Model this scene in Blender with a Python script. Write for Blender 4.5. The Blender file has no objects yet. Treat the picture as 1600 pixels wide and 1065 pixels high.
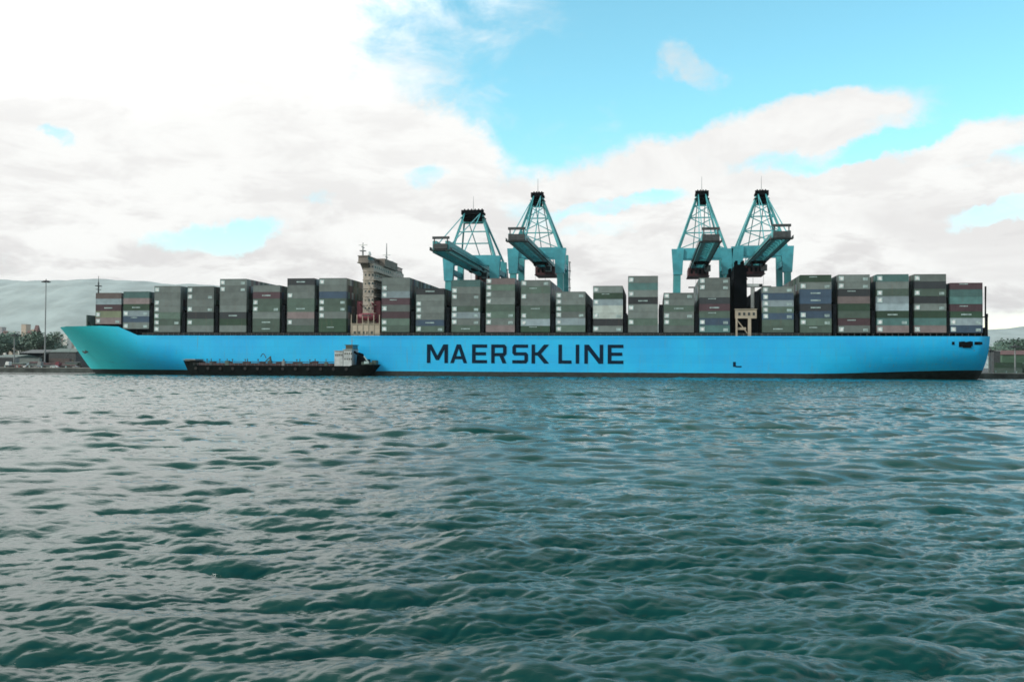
import bpy, bmesh, math, random
import numpy as np
from mathutils import Vector, Matrix
random.seed(7)
R = math.radians
S = bpy.context.scene
COL = S.collection

# ------------------------------------------------------------------ camera
F_PX = 1550.0; PW, PH = 1600.0, 1065.0
CAM_H = 5.0; YAW = R(8.10); PITCH = math.atan(37.5/F_PX); ROLL = R(0.29)
cd = bpy.data.cameras.new('camera'); cam = bpy.data.objects.new('camera', cd); COL.objects.link(cam)
cd.sensor_width = 36.0; cd.lens = 36.0*F_PX/PW; cd.clip_start = 0.5; cd.clip_end = 40000
ROT = Matrix.Rotation(YAW, 3, 'Z') @ Matrix.Rotation(math.pi/2+PITCH, 3, 'X') @ Matrix.Rotation(ROLL, 3, 'Z')
cam.location = (0, 0, CAM_H); cam.rotation_euler = ROT.to_euler()
S.camera = cam
def at(px, py, Y):
    """point of the vertical plane y=Y (parallel to the ship's side) seen at a photo pixel; used to measure the place"""
    d = ROT @ Vector(((px-PW/2)/F_PX, -(py-PH/2)/F_PX, -1.0))
    t = Y/d.y
    return Vector((d.x*t, Y, CAM_H+d.z*t))

# ------------------------------------------------------------------ light, sky
SUN_DIR = Vector((-0.80, -0.42, 0.72)).normalized()      # towards the sun
sl = bpy.data.lights.new('sun', 'SUN'); so = bpy.data.objects.new('sun', sl); COL.objects.link(so)
sl.energy = 3.2; sl.angle = R(6.0); sl.color = (1.0, 0.96, 0.9)
so.rotation_euler = SUN_DIR.to_track_quat('Z', 'Y').to_euler()
S.view_settings.view_transform = 'Standard'; S.view_settings.look = 'None'
S.view_settings.exposure = 0.0; S.view_settings.gamma = 1.0
try: S.view_settings.use_curve_mapping = False
except Exception: pass
S.cycles.max_bounces = 6; S.cycles.volume_bounces = 1; S.cycles.transparent_max_bounces = 8
S.cycles.use_denoising = True; S.cycles.sample_clamp_direct = 6.0; S.cycles.sample_clamp_indirect = 4.0
S.cycles.filter_width = 1.7

class NT:
    """small helper for building node trees"""
    def __init__(s, tree): s.t = tree; s.n = tree.nodes; s.l = tree.links
    def new(s, typ, **kw):
        n = s.n.new(typ)
        for k, v in kw.items(): setattr(n, k, v)
        return n
    def put(s, sock, v):
        if isinstance(v, bpy.types.NodeSocket): s.l.new(v, sock)
        elif v is not None: sock.default_value = v
    def m(s, op, a, b=None, c=None, clamp=False):
        n = s.new('ShaderNodeMath', operation=op); n.use_clamp = clamp
        s.put(n.inputs[0], a)
        if b is not None: s.put(n.inputs[1], b)
        if c is not None: s.put(n.inputs[2], c)
        return n.outputs[0]
    def mix(s, f, a, b, typ='MIX'):
        n = s.new('ShaderNodeMixRGB', blend_type=typ)
        s.put(n.inputs[0], f); s.put(n.inputs[1], a); s.put(n.inputs[2], b); return n.outputs[0]
    def ramp(s, v, lo, hi, a=0.0, b=1.0):
        n = s.new('ShaderNodeMapRange', interpolation_type='SMOOTHSTEP')
        s.put(n.inputs[0], v); s.put(n.inputs[1], lo); s.put(n.inputs[2], hi); s.put(n.inputs[3], a); s.put(n.inputs[4], b)
        return n.outputs[0]
    def noise(s, vec, scale, detail=6, rough=0.55, dist=0.0, dim='3D'):
        n = s.new('ShaderNodeTexNoise', noise_dimensions=dim)
        if vec is not None: s.l.new(vec, n.inputs['Vector'])
        n.inputs['Scale'].default_value = scale; n.inputs['Detail'].default_value = detail
        n.inputs['Roughness'].default_value = rough; n.inputs['Distortion'].default_value = dist
        return n.outputs['Fac'], n.outputs['Color']

W = bpy.data.worlds.new('World'); S.world = W; W.use_nodes = True
W.node_tree.nodes.clear(); k = NT(W.node_tree)
tc = k.new('ShaderNodeTexCoord').outputs['Generated']
sky = k.new('ShaderNodeTexSky', sky_type='NISHITA'); sky.sun_disc = False
sky.sun_elevation = math.asin(SUN_DIR.z); sky.sun_rotation = math.atan2(SUN_DIR.x, SUN_DIR.y)
sky.air_density = 1.0; sky.dust_density = 0.6; sky.ozone_density = 1.5
# azimuth / elevation of every direction of the sky, in degrees (azimuth 0 = straight at the ship's side)
sx = k.new('ShaderNodeSeparateXYZ'); k.l.new(tc, sx.inputs[0])
az = k.m('MULTIPLY', k.m('ARCTAN2', sx.outputs[0], sx.outputs[1]), 57.29578)
el = k.m('MULTIPLY', k.m('ARCSINE', sx.outputs[2]), 57.29578)
# warp so that cloud edges billow
wf, wc = k.noise(tc, 9.0, 8, 0.62)
wsep = k.new('ShaderNodeSeparateColor'); k.l.new(wc, wsep.inputs[0])
azw = k.m('ADD', az, k.m('MULTIPLY', k.m('SUBTRACT', wsep.outputs[0], 0.5), 9.0))
elw = k.m('ADD', el, k.m('MULTIPLY', k.m('SUBTRACT', wsep.outputs[1], 0.5), 4.5))
def blob(a0, e0, ra, re, w, tilt=0.0):
    da = k.m('SUBTRACT', azw, a0); de = k.m('SUBTRACT', elw, e0)
    c, s_ = math.cos(R(tilt)), math.sin(R(tilt))
    u = k.m('ADD', k.m('MULTIPLY', da, c/ra), k.m('MULTIPLY', de, s_/ra))
    v = k.m('ADD', k.m('MULTIPLY', da, -s_/re), k.m('MULTIPLY', de, c/re))
    d = k.m('SQRT', k.m('ADD', k.m('MULTIPLY', u, u), k.m('MULTIPLY', v, v)))
    return k.ramp(d, 1.55, 0.55, 0.0, w)
def px_az(px, py):
    d = ROT @ Vector(((px-PW/2)/F_PX, -(py-PH/2)/F_PX, -1.0))
    return math.degrees(math.atan2(d.x, d.y)), math.degrees(math.asin(d.z/d.length))
def pblob(px, py, rx, ry, w, tilt=0.0):
    a, e = px_az(px, py)
    return blob(a, e, rx/F_PX*57.3, ry/F_PX*57.3, w, tilt)
cover = None
for b in [pblob(80, 100, 430, 420, 1.0), pblob(330, 170, 350, 190, 1.0, -20), pblob(520, 300, 400, 130, 1.0, -14),
          pblob(660, 250, 190, 75, 1.0, -25), pblob(350, 60, 115, 110, 1.0),
          pblob(1140, 245, 260, 52, 1.0, 12), pblob(1275, 178, 135, 28, 1.0, 3), pblob(1050, 290, 290, 58, 1.0, 8),
          pblob(1350, 330, 420, 85, 1.0), pblob(1500, 235, 130, 30, 0.9, 12), pblob(1150, 370, 420, 60, 1.0),
          pblob(1560, 410, 260, 60, 1.0), pblob(800, 440, 900, 75, 1.0), pblob(1085, 92, 62, 30, 0.42, -25),
          pblob(590, 45, 50, 30, 0.22),
          blob(-52, 24, 36, 36, 1.0), pblob(170, 10, 340, 60, 1.0), blob(-40, 62, 50, 22, 0.8), blob(150, 25, 60, 22, 0.9), blob(60, 6, 40, 9, 0.9), blob(-150, 30, 70, 24, 0.9), blob(75, 30, 18, 10, 0.7), blob(12, 44, 36, 13, 0.75), blob(48, 30, 22, 14, 0.7)]:  # last high blobs: unseen cloud added so the water reflects greyer
    cover = b if cover is None else k.m('MAXIMUM', cover, b)
hole = None
for b in [pblob(350, 365, 75, 24, 0.72, 8), pblob(655, 288, 45, 22, 0.5), pblob(985, 325, 110, 14, 0.62, 4), pblob(1560, 330, 90, 16, 0.62, 4),
          pblob(105, 212, 28, 10, 0.45), pblob(515, 322, 30, 16, 0.4), pblob(1310, 235, 110, 18, 0.6, 8), pblob(950, 365, 60, 12, 0.35)]:
    hole = b if hole is None else k.m('MAXIMUM', hole, b)
mpf = k.new('ShaderNodeMapping'); mpf.inputs['Scale'].default_value = (1, 1, 1.8); k.l.new(tc, mpf.inputs[0])
fine, _ = k.noise(mpf.outputs[0], 13.0, 10, 0.62, 0.35)
cover = k.m('SUBTRACT', k.m('ADD', cover, k.m('MULTIPLY', k.m('SUBTRACT', fine, 0.5), 1.1)), hole)
cover = k.ramp(cover, 0.16, 0.84)
tex, _ = k.noise(tc, 5.5, 8, 0.6, 0.4)
# streaky grey undersides of the clouds, low in the sky
mp = k.new('ShaderNodeMapping'); mp.inputs['Scale'].default_value = (1, 1, 3.0); k.l.new(tc, mp.inputs[0])
streak, _ = k.noise(mp.outputs[0], 11.0, 9, 0.62, 0.3)
low = k.ramp(el, 13.0, 1.5)
puff, _ = k.noise(mpf.outputs[0], 4.5, 9, 0.6, 0.5)
shade = k.m('MAXIMUM', k.m('MULTIPLY', k.ramp(streak, 0.42, 0.64), k.m('ADD', 0.30, k.m('MULTIPLY', low, 0.6))), k.m('MULTIPLY', k.ramp(puff, 0.47, 0.66), 0.50))
cloud_lo = (0.71, 0.685, 0.685, 1); cloud_hi = (1.02, 1.02, 1.00, 1)
cloud = k.mix(shade, cloud_hi, cloud_lo)
high = k.ramp(el, 27.0, 50.0)   # darker tone added to the unseen sky overhead, deepens the wave reflections
cloud = k.mix(high, cloud, (0.42, 0.58, 0.55, 1))
# added glow in the upper-left cloud, brightens the water on that side
glow = blob(-42, 29, 36, 11, 1.0)
skyc = k.mix(1.0, sky.outputs[0], k.mix(k.ramp(el, 15.0, 2.0), (1.18, 1.92, 1.60, 1), (1.65, 1.56, 1.42, 1)), 'MULTIPLY')
bg1 = k.new('ShaderNodeBackground'); k.l.new(skyc, bg1.inputs[0]); bg1.inputs[1].default_value = 0.145
# cloud brightness, raised where the added glow lies
bg2 = k.new('ShaderNodeBackground'); k.l.new(cloud, bg2.inputs[0]); k.put(bg2.inputs[1], k.m('ADD', 0.985, k.m('MULTIPLY', glow, 1.30)))
mx = k.new('ShaderNodeMixShader'); k.put(mx.inputs[0], cover); k.l.new(bg1.outputs[0], mx.inputs[1]); k.l.new(bg2.outputs[0], mx.inputs[2])
out = k.new('ShaderNodeOutputWorld'); k.l.new(mx.outputs[0], out.inputs[0])
W.cycles.sampling_method = 'MANUAL'; W.cycles.sample_map_resolution = 1024

# ------------------------------------------------------------------ materials
def mat(name, color, rough=0.6, var=0.12, scale=0.4, metal=0.0, spec=0.5, bump=0.0, obj_var=0.0, streaks=0.0):
    m = bpy.data.materials.new(name); m.use_nodes = True
    k = NT(m.node_tree); p = k.n['Principled BSDF']
    p.inputs['Roughness'].default_value = rough; p.inputs['Metallic'].default_value = metal
    p.inputs['Specular IOR Level'].default_value = spec
    geo = k.new('ShaderNodeNewGeometry').outputs['Position']
    f, _ = k.noise(geo, scale, 6, 0.6)
    c = tuple(color)+(1,)
    dk = tuple(x*(1-var*1.6) for x in color)+(1,); lt = tuple(min(1, x*(1+var)) for x in color)+(1,)
    base = k.mix(k.ramp(f, 0.3, 0.7), dk, lt)
    if streaks:
        mpn = k.new('ShaderNodeMapping'); mpn.inputs['Scale'].default_value = (1.3, 1.3, 0.10); k.l.new(geo, mpn.inputs[0])
        g, _ = k.noise(mpn.outputs[0], 1.0, 5, 0.65)
        base = k.mix(k.ramp(g, 0.56, 0.75, 0.0, streaks), base, (0.16, 0.11, 0.08, 1))
    if obj_var:
        oi = k.new('ShaderNodeObjectInfo').outputs['Random']
        hs = k.new('ShaderNodeHueSaturation'); k.l.new(base, hs.inputs['Color'])
        k.put(hs.inputs['Value'], k.m('ADD', 1-obj_var, k.m('MULTIPLY', oi, 2*obj_var)))
        base = hs.outputs[0]
    k.l.new(base, p.inputs['Base Color'])
    if bump:
        bf, _ = k.noise(geo, scale*6, 6, 0.6)
        b = k.new('ShaderNodeBump'); b.inputs['Strength'].default_value = 0.4; b.inputs['Distance'].default_value = bump
        k.l.new(bf, b.inputs['Height']); k.l.new(b.outputs[0], p.inputs['Normal'])
    return m

CC = {  # container paints: letter -> (word, colour)
 'g': ('grey', (0.135, 0.168, 0.160)), 'G': ('green', (0.082, 0.135, 0.108)), 't': ('teal', (0.07, 0.17, 0.165)),
 'b': ('blue', (0.042, 0.085, 0.140)), 'd': ('black', (0.022, 0.030, 0.036)), 'm': ('maroon', (0.066, 0.036, 0.046)),
 'l': ('pale', (0.26, 0.34, 0.37)), 'w': ('off white', (0.52, 0.60, 0.56)), 'o': ('olive', (0.16, 0.19, 0.12)),
 'p': ('pinkish', (0.20, 0.165, 0.165)), 'n': ('dark green', (0.022, 0.060, 0.035)), 'h': ('brown', (0.10, 0.08, 0.075))}
CM = {c: mat('container_paint_'+w.replace(' ', '_'), col, 0.55, 0.10, 0.35, obj_var=0.27, streaks=0.25) for c, (w, col) in CC.items()}
M = dict(
 white=mat('white_paint', (0.72, 0.74, 0.72), 0.45), cream=mat('cream_paint', (0.40, 0.35, 0.27), 0.5, 0.1, 0.3, streaks=0.35),
 roofdark=mat('roof_grey_brown', (0.20, 0.175, 0.15), 0.7, 0.2), cabin=mat('cabin_paint', (0.46, 0.50, 0.50), 0.5, 0.15, 0.5, streaks=0.3),
 tower=mat('tower_paint', (0.40, 0.36, 0.31), 0.5, 0.12, 0.4, streaks=0.45),
 pale=mat('pale_marking', (0.42, 0.56, 0.55), 0.6, 0.25, 0.8), star=mat('star_white', (0.8, 0.8, 0.8), 0.5),
 glass=mat('dark_glass', (0.015, 0.03, 0.035), 0.08), black=mat('black_steel', (0.004, 0.006, 0.008), 0.9, spec=0.05),
 steel=mat('dark_steel', (0.045, 0.055, 0.058), 0.6, 0.3, 1.0), lash=mat('lashing_steel', (0.010, 0.013, 0.016), 0.9, 0.3, 1.0, spec=0.05),
 deckred=mat('deck_paint', (0.13, 0.045, 0.035), 0.7, 0.2), grey=mat('grey_paint', (0.22, 0.24, 0.24), 0.6),
 letter=mat('lettering_navy', (0.003, 0.018, 0.042), 0.8, spec=0.1), crane=mat('crane_teal', (0.055, 0.31, 0.33), 0.5, 0.14, 0.25, streaks=0.25),
 crane2=mat('crane_blue', (0.050, 0.32, 0.38), 0.5, 0.14, 0.25, streaks=0.2), cable=mat('cable_grey', (0.10, 0.14, 0.14), 0.6),
 maroon=mat('machinery_maroon', (0.075, 0.022, 0.026), 0.6, 0.2), orange=mat('lifeboat_red', (0.17, 0.028, 0.045), 0.45),
 bargehull=mat('barge_hull_black', (0.004, 0.007, 0.007), 0.9, 0.3, 0.5, spec=0.05), bargered=mat('barge_deck_red', (0.045, 0.022, 0.025), 0.7, 0.3),
 concrete=mat('concrete', (0.30, 0.30, 0.28), 0.9, 0.2, 0.15, bump=0.02), rubber=mat('rubber', (0.015, 0.015, 0.015), 0.8),
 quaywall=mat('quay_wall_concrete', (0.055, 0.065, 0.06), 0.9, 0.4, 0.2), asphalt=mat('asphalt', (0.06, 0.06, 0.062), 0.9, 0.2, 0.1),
 roofred=mat('roof_maroon', (0.12, 0.06, 0.055), 0.8, 0.2), shedgreen=mat('shed_green', (0.055, 0.12, 0.075), 0.7, 0.2),
 bark=mat('bark', (0.08, 0.06, 0.045), 0.9), grime=mat('grey_green_steel', (0.06, 0.10, 0.085), 0.6), )

def leafmat(name, a, b):
    m = bpy.data.materials.new(name); m.use_nodes = True; k = NT(m.node_tree); p = k.n['Principled BSDF']
    geo = k.new('ShaderNodeNewGeometry').outputs['Position']; f, _ = k.noise(geo, 0.55, 4, 0.6)
    k.l.new(k.mix(k.ramp(f, 0.35, 0.65), tuple(a)+(1,), tuple(b)+(1,)), p.inputs['Base Color']); p.inputs['Roughness'].default_value = 0.7
    return m
M['leaf'] = leafmat('hazed_foliage', (0.06, 0.115, 0.09), (0.11, 0.17, 0.125))  # leaf tones lightened to carry some haze in the colour

def hull_material():
    m = bpy.data.materials.new('hull_paint'); m.use_nodes = True; k = NT(m.node_tree); p = k.n['Principled BSDF']
    geo = k.new('ShaderNodeNewGeometry').outputs['Position']
    f, _ = k.noise(geo, 0.055, 5, 0.6)
    blue = k.mix(k.ramp(f, 0.3, 0.7), (0.006, 0.43, 0.84, 1), (0.008, 0.50, 0.87, 1))
    # vertical run-off streaks and faint plate seams
    mpn = k.new('ShaderNodeMapping'); mpn.inputs['Scale'].default_value = (0.9, 0.9, 0.06); k.l.new(geo, mpn.inputs[0])
    g, _ = k.noise(mpn.outputs[0], 1.0, 6, 0.65)
    blue = k.mix(k.ramp(g, 0.50, 0.80, 0.0, 0.40), blue, (0.12, 0.36, 0.48, 1))
    br = k.new('ShaderNodeTexBrick'); br.inputs['Scale'].default_value = 1.0; br.inputs['Mortar Size'].default_value = 0.05
    br.inputs['Brick Width'].default_value = 12.0; br.inputs['Row Height'].default_value = 3.1
    sxyz = k.new('ShaderNodeSeparateXYZ'); k.l.new(geo, sxyz.inputs[0])
    cmb = k.new('ShaderNodeCombineXYZ'); k.l.new(sxyz.outputs[0], cmb.inputs[0]); k.l.new(sxyz.outputs[2], cmb.inputs[1])
    k.l.new(cmb.outputs[0], br.inputs[0]); br.inputs['Color1'].default_value = (1, 1, 1, 1); br.inputs['Color2'].default_value = (0.84, 0.89, 0.92, 1); br.inputs['Mortar'].default_value = (0.7, 0.75, 0.8, 1)
    blue = k.mix(0.7, blue, br.outputs[0], 'MULTIPLY')
    # colour ramps to turquoise towards the bow, scuffs where fenders rub, rusty runs
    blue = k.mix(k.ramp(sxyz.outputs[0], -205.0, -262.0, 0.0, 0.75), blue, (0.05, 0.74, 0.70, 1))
    mps = k.new('ShaderNodeMapping'); mps.inputs['Scale'].default_value = (0.10, 0.10, 0.9); k.l.new(geo, mps.inputs[0])
    sc, _ = k.noise(mps.outputs[0], 1.0, 7, 0.7)
    blue = k.mix(k.m('MULTIPLY', k.ramp(sc, 0.55, 0.72, 0.0, 0.5), k.ramp(sxyz.outputs[2], 9.0, 3.0, 0.25, 1.0)), blue, (0.05, 0.16, 0.24, 1))
    mpr = k.new('ShaderNodeMapping'); mpr.inputs['Scale'].default_value = (1.6, 1.6, 0.05); k.l.new(geo, mpr.inputs[0])
    ru, _ = k.noise(mpr.outputs[0], 1.0, 6, 0.6)
    blue = k.mix(k.ramp(ru, 0.62, 0.76, 0.0, 0.65), blue, (0.16, 0.12, 0.09, 1))
    h, _ = k.noise(geo, 0.5, 5, 0.6)
    boot = k.mix(k.ramp(h, 0.35, 0.7), (0.006, 0.010, 0.010, 1), (0.020, 0.030, 0.028, 1))
    edge = k.m('GREATER_THAN', sxyz.outputs[2], k.ramp(sxyz.outputs[0], 60.0, 128.0, 2.15, 3.8))
    k.l.new(k.mix(edge, boot, blue), p.inputs['Base Color']); p.inputs['Roughness'].default_value = 0.42
    b = k.new('ShaderNodeBump'); b.inputs['Strength'].default_value = 0.25; b.inputs['Distance'].default_value = 0.25
    w, _ = k.noise(geo, 0.22, 3, 0.5); k.l.new(w, b.inputs['Height']); k.l.new(b.outputs[0], p.inputs['Normal'])
    return m
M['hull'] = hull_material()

# ------------------------------------------------------------------ mesh helpers
class MB:
    def __init__(s): s.v = []; s.f = []; s.mi = []; s.cur = 0
    def box(s, x0, x1, y0, y1, z0, z1):
        b = len(s.v)
        s.v += [(x0,y0,z0),(x1,y0,z0),(x1,y1,z0),(x0,y1,z0),(x0,y0,z1),(x1,y0,z1),(x1,y1,z1),(x0,y1,z1)]
        for q in [(0,3,2,1),(4,5,6,7),(0,1,5,4),(1,2,6,5),(2,3,7,6),(3,0,4,7)]:
            s.f.append(tuple(b+i for i in q)); s.mi.append(s.cur)
        return s
    def bar(s, a, b, w=0.5, h=None):
        """square-section bar from a to b"""
        h = h or w; a = Vector(a); b = Vector(b); d = (b-a)
        if d.length < 1e-6: return s
        d.normalize(); up = Vector((0, 0, 1)) if abs(d.z) < 0.95 else Vector((0, 1, 0))
        sd = d.cross(up).normalized(); up = sd.cross(d).normalized(); n = len(s.v)
        for p in (a, b):
            for i, j in ((-1,-1),(1,-1),(1,1),(-1,1)): s.v.append(tuple(p+sd*(i*w/2)+up*(j*h/2)))
        for q in [(0,3,2,1),(4,5,6,7),(0,1,5,4),(1,2,6,5),(2,3,7,6),(3,0,4,7)]:
            s.f.append(tuple(n+i for i in q)); s.mi.append(s.cur)
        return s
    def tube(s, a, b, r0, r1=None, n=8):
        r1 = r0 if r1 is None else r1; a = Vector(a); b = Vector(b); d = (b-a).normalized()
        up = Vector((0, 0, 1)) if abs(d.z) < 0.95 else Vector((0, 1, 0)); sd = d.cross(up).normalized(); up = sd.cross(d)
        base = len(s.v)
        for p, r in ((a, r0), (b, r1)):
            for i in range(n):
                t = 2*math.pi*i/n; s.v.append(tuple(p+sd*(r*math.cos(t))+up*(r*math.sin(t))))
        for i in range(n):
            j = (i+1) % n; s.f.append((base+i, base+j, base+n+j, base+n+i)); s.mi.append(s.cur)
        s.f.append(tuple(base+i for i in range(n-1, -1, -1))); s.mi.append(s.cur)
        s.f.append(tuple(base+n+i for i in range(n))); s.mi.append(s.cur)
        return s
    def prism(s, poly, y0, y1):
        """poly in (x,z), extruded along y"""
        n = len(poly); b = len(s.v)
        for y in (y0, y1): s.v += [(x, y, z) for x, z in poly]
        s.f.append(tuple(b+i for i in range(n))); s.mi.append(s.cur)
        s.f.append(tuple(b+n+i for i in range(n-1, -1, -1))); s.mi.append(s.cur)
        for i in range(n):
            j = (i+1) % n; s.f.append((b+j, b+i, b+n+i, b+n+j)); s.mi.append(s.cur)
        return s
    def mesh(s, name, mats):
        me = bpy.data.meshes.new(name); me.from_pydata(s.v, [], s.f)
        for m in (mats if isinstance(mats, (list, tuple)) else [mats]): me.materials.append(m)
        me.polygons.foreach_set('material_index', s.mi); me.update(); return me
    def build(s, name, mats, parent=None, fix=True):
        me = s.mesh(name, mats)
        if fix:
            bm = bmesh.new(); bm.from_mesh(me); bmesh.ops.recalc_face_normals(bm, faces=bm.faces); bm.to_mesh(me); bm.free()
        return link(name, me, parent)
def link(name, me, parent=None, loc=(0, 0, 0)):
    o = bpy.data.objects.new(name, me); COL.objects.link(o); o.location = loc
    if parent is not None: o.parent = parent
    return o
def empty(name, loc=(0, 0, 0)):
    return link(name, None, None, loc)
def tag(o, label=None, cat=None, group=None, kind=None):
    if label: o['label'] = label
    if cat: o['category'] = cat
    if group: o['group'] = group
    if kind: o['kind'] = kind
    return o
def copy_tree(o, parent=None):
    c = o.copy(); COL.objects.link(c); c.parent = parent
    for ch in list(o.children): copy_tree(ch, c)
    return c
ORD = ['bottom', 'second', 'third', 'fourth', 'fifth', 'sixth', 'seventh', 'eighth', 'ninth', 'tenth', 'eleventh', 'twelfth', 'thirteenth',
       'fourteenth', 'fifteenth', 'sixteenth', 'seventeenth', 'eighteenth', 'nineteenth', 'twentieth', 'twenty-first', 'twenty-second', 'twenty-third', 'twenty-fourth']
def nth(i): return 'first' if i == 1 else ORD[i-1]

# ------------------------------------------------------------------ water
def make_water():
    rng = np.random.default_rng(11)
    def field(N, L, lmin, lmax, lp, wind, spread):
        kx = np.fft.fftfreq(N, L/N)*2*np.pi; KX, KY = np.meshgrid(kx, kx, indexing='ij')
        K = np.hypot(KX, KY); K[0, 0] = 1e-6; kp = 2*np.pi/lp
        P = np.exp(-1.0*(kp/K)**2)*K**-3.6
        th = np.arctan2(KY, KX)-wind
        P *= 0.015+np.abs(np.cos(th))**spread
        lam = 2*np.pi/K; P *= (lam > lmin)*(lam < lmax)
        A = np.sqrt(P)*(rng.normal(size=(N, N))+1j*rng.normal(size=(N, N)))
        h = np.fft.ifft2(A)
        dx = np.fft.ifft2(-1j*KX/K*A); dy = np.fft.ifft2(-1j*KY/K*A)
        # rms slope used for normalising
        sxf = np.fft.ifft2(1j*KX*A).real; syf = np.fft.ifft2(1j*KY*A).real
        sl = math.sqrt((sxf**2+syf**2).mean())
        return h.real/sl, dx.real/sl, dy.real/sl
    def samp(Fs, N, L, x, y, rot):
        c, s_ = math.cos(rot), math.sin(rot)
        u = (x*c+y*s_)/L*N; v = (-x*s_+y*c)/L*N
        i0 = np.floor(u).astype(int); j0 = np.floor(v).astype(int); fu = u-i0; fv = v-j0
        i0 %= N; j0 %= N; i1 = (i0+1) % N; j1 = (j0+1) % N
        r = [f[i0, j0]*(1-fu)*(1-fv)+f[i1, j0]*fu*(1-fv)+f[i0, j1]*(1-fu)*fv+f[i1, j1]*fu*fv for f in Fs]
        return r[0], r[1]*c-r[2]*s_, r[1]*s_+r[2]*c
    # polar sheet round the viewpoint: fine where waves are near, out to the horizon all round
    fine_a = np.arange(-38.0, 38.001, 0.056)+math.degrees(YAW)
    rest = np.arange(38.0+2.0, 360-38.0, 2.0)+math.degrees(YAW)
    a = np.radians(np.concatenate([fine_a, rest])); na = len(a)
    rl = [7.0]
    while rl[-1] < 430: rl.append(rl[-1]+min(0.40, max(0.032, rl[-1]**2*0.9e-4)))
    r = np.concatenate([[0.01, 3.0], rl, np.geomspace(432, 16000, 50)]); nr = len(r)
    RR, AA = np.meshgrid(r, a, indexing='ij')
    X = -RR*np.sin(AA); Y = RR*np.cos(AA)
    dr = np.gradient(r)[:, None]*np.ones_like(AA)
    coarse = np.zeros_like(AA); coarse[:, len(fine_a):] = 1
    dr = np.maximum(dr, coarse*RR*0.035)
    Z = np.zeros_like(X); DX = np.zeros_like(X); DY = np.zeros_like(X)
    wind = R(90+14)
    bands = [(1024, 171.0, 4.5, 30.0, 6.5, 0.115, R(6), 12.0), (1024, 97.0, 1.0, 4.5, 2.2, 0.195, R(-5), 6.5), (1024, 37.0, 0.16, 1.0, 0.75, 0.172, R(9), 5.0)]
    for (N, L, lmin, lmax, lp, slope, rot, sp) in bands:
        Fs = field(N, L, lmin, lmax, lp, wind, sp)
        h, dx, dy = samp(Fs, N, L, X, Y, rot)
        fade = np.clip(1.6-dr/(0.45*math.sqrt(lmin*lmax)), 0, 1)
        # gusts: broad patches of rougher and calmer water
        g = 1+0.22*np.sin(X*0.043+Y*0.019+lmin)+0.2*np.sin(-X*0.021+Y*0.061+2*lmin)+0.12*np.sin(X*0.11+1.7)*np.sin(Y*0.09)
        w = slope*fade*g
        Z += h*w; DX += dx*w; DY += dy*w
    ch = 1.0
    V = np.stack([X+ch*DX, Y+ch*DY, Z], -1).reshape(-1, 3).astype(np.float32)
    i = np.arange(nr-1)[:, None]; j = np.arange(na)[None, :]; j2 = (j+1) % na
    F = np.stack([i*na+j, i*na+j2, (i+1)*na+j2, (i+1)*na+j], -1).reshape(-1, 4)
    F = F[:, ::-1] if False else F
    me = bpy.data.meshes.new('sea_water'); nf = len(F)
    me.vertices.add(len(V)); me.vertices.foreach_set('co', V.ravel())
    me.loops.add(nf*4); me.loops.foreach_set('vertex_index', F.ravel().astype(np.int32))
    me.polygons.add(nf); me.polygons.foreach_set('loop_start', np.arange(0, nf*4, 4, dtype=np.int32)); me.polygons.foreach_set('loop_total', np.full(nf, 4, dtype=np.int32))
    me.polygons.foreach_set('use_smooth', np.ones(nf, dtype=bool)); me.update(calc_edges=True)
    if me.polygons[na*20].normal.z < 0: me.flip_normals()
    m = bpy.data.materials.new('sea_water'); m.use_nodes = True; k = NT(m.node_tree); p = k.n['Principled BSDF']
    geo = k.new('ShaderNodeNewGeometry').outputs['Position']
    f, _ = k.noise(geo, 0.02, 4, 0.6)
    k.l.new(k.mix(k.ramp(f, 0.35, 0.65), (0.002, 0.034, 0.029, 1), (0.005, 0.056, 0.047, 1)), p.inputs['Base Color'])
    p.inputs['Roughness'].default_value = 0.05; p.inputs['IOR'].default_value = 1.333
    # only ripples smaller than the mesh waves go into the bump
    mpn = k.new('ShaderNodeMapping'); mpn.inputs['Scale'].default_value = (0.45, 1.0, 1.0); mpn.inputs['Rotation'].default_value = (0, 0, R(-14)); k.l.new(geo, mpn.inputs[0])
    n1, _ = k.noise(mpn.outputs[0], 5.0, 6, 0.62, 0.4)
    n2, _ = k.noise(mpn.outputs[0], 0.35, 4, 0.6, 0.4)
    b1 = k.new('ShaderNodeBump'); b1.inputs['Strength'].default_value = 1.0; b1.inputs['Distance'].default_value = 0.020; k.l.new(n1, b1.inputs['Height'])
    b2 = k.new('ShaderNodeBump'); b2.inputs['Strength'].default_value = 1.0; 
    ln = k.new('ShaderNodeVectorMath', operation='LENGTH'); k.l.new(geo, ln.inputs[0])
    k.put(b2.inputs['Distance'], k.ramp(ln.outputs['Value'], 60.0, 260.0, 0.05, 0.50)); k.l.new(n2, b2.inputs['Height']); k.l.new(b1.outputs[0], b2.inputs['Normal'])
    k.l.new(b2.outputs[0], p.inputs['Normal'])
    me.materials.append(m)
    o = link('water', me); tag(o, 'choppy teal harbour water', kind='structure')
make_water()

# ------------------------------------------------------------------ terrain, quay, far shore
QZ = at(50, 577, 478).z
QZ = max(2.2, min(3.2, QZ))
QY = 476.0
g = MB().box(-9000, 9000, QY+1.2, 9500, -6, QZ-0.25)
tag(g.build('ground', M['asphalt']), 'flat dark port ground behind the quay', kind='structure')
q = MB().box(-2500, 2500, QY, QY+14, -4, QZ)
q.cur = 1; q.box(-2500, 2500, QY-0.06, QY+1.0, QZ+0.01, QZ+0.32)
tag(q.build('quay', [M['quaywall'], M['concrete']]), 'concrete quay with a pale coping edge', 'quay', kind='structure')

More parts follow.
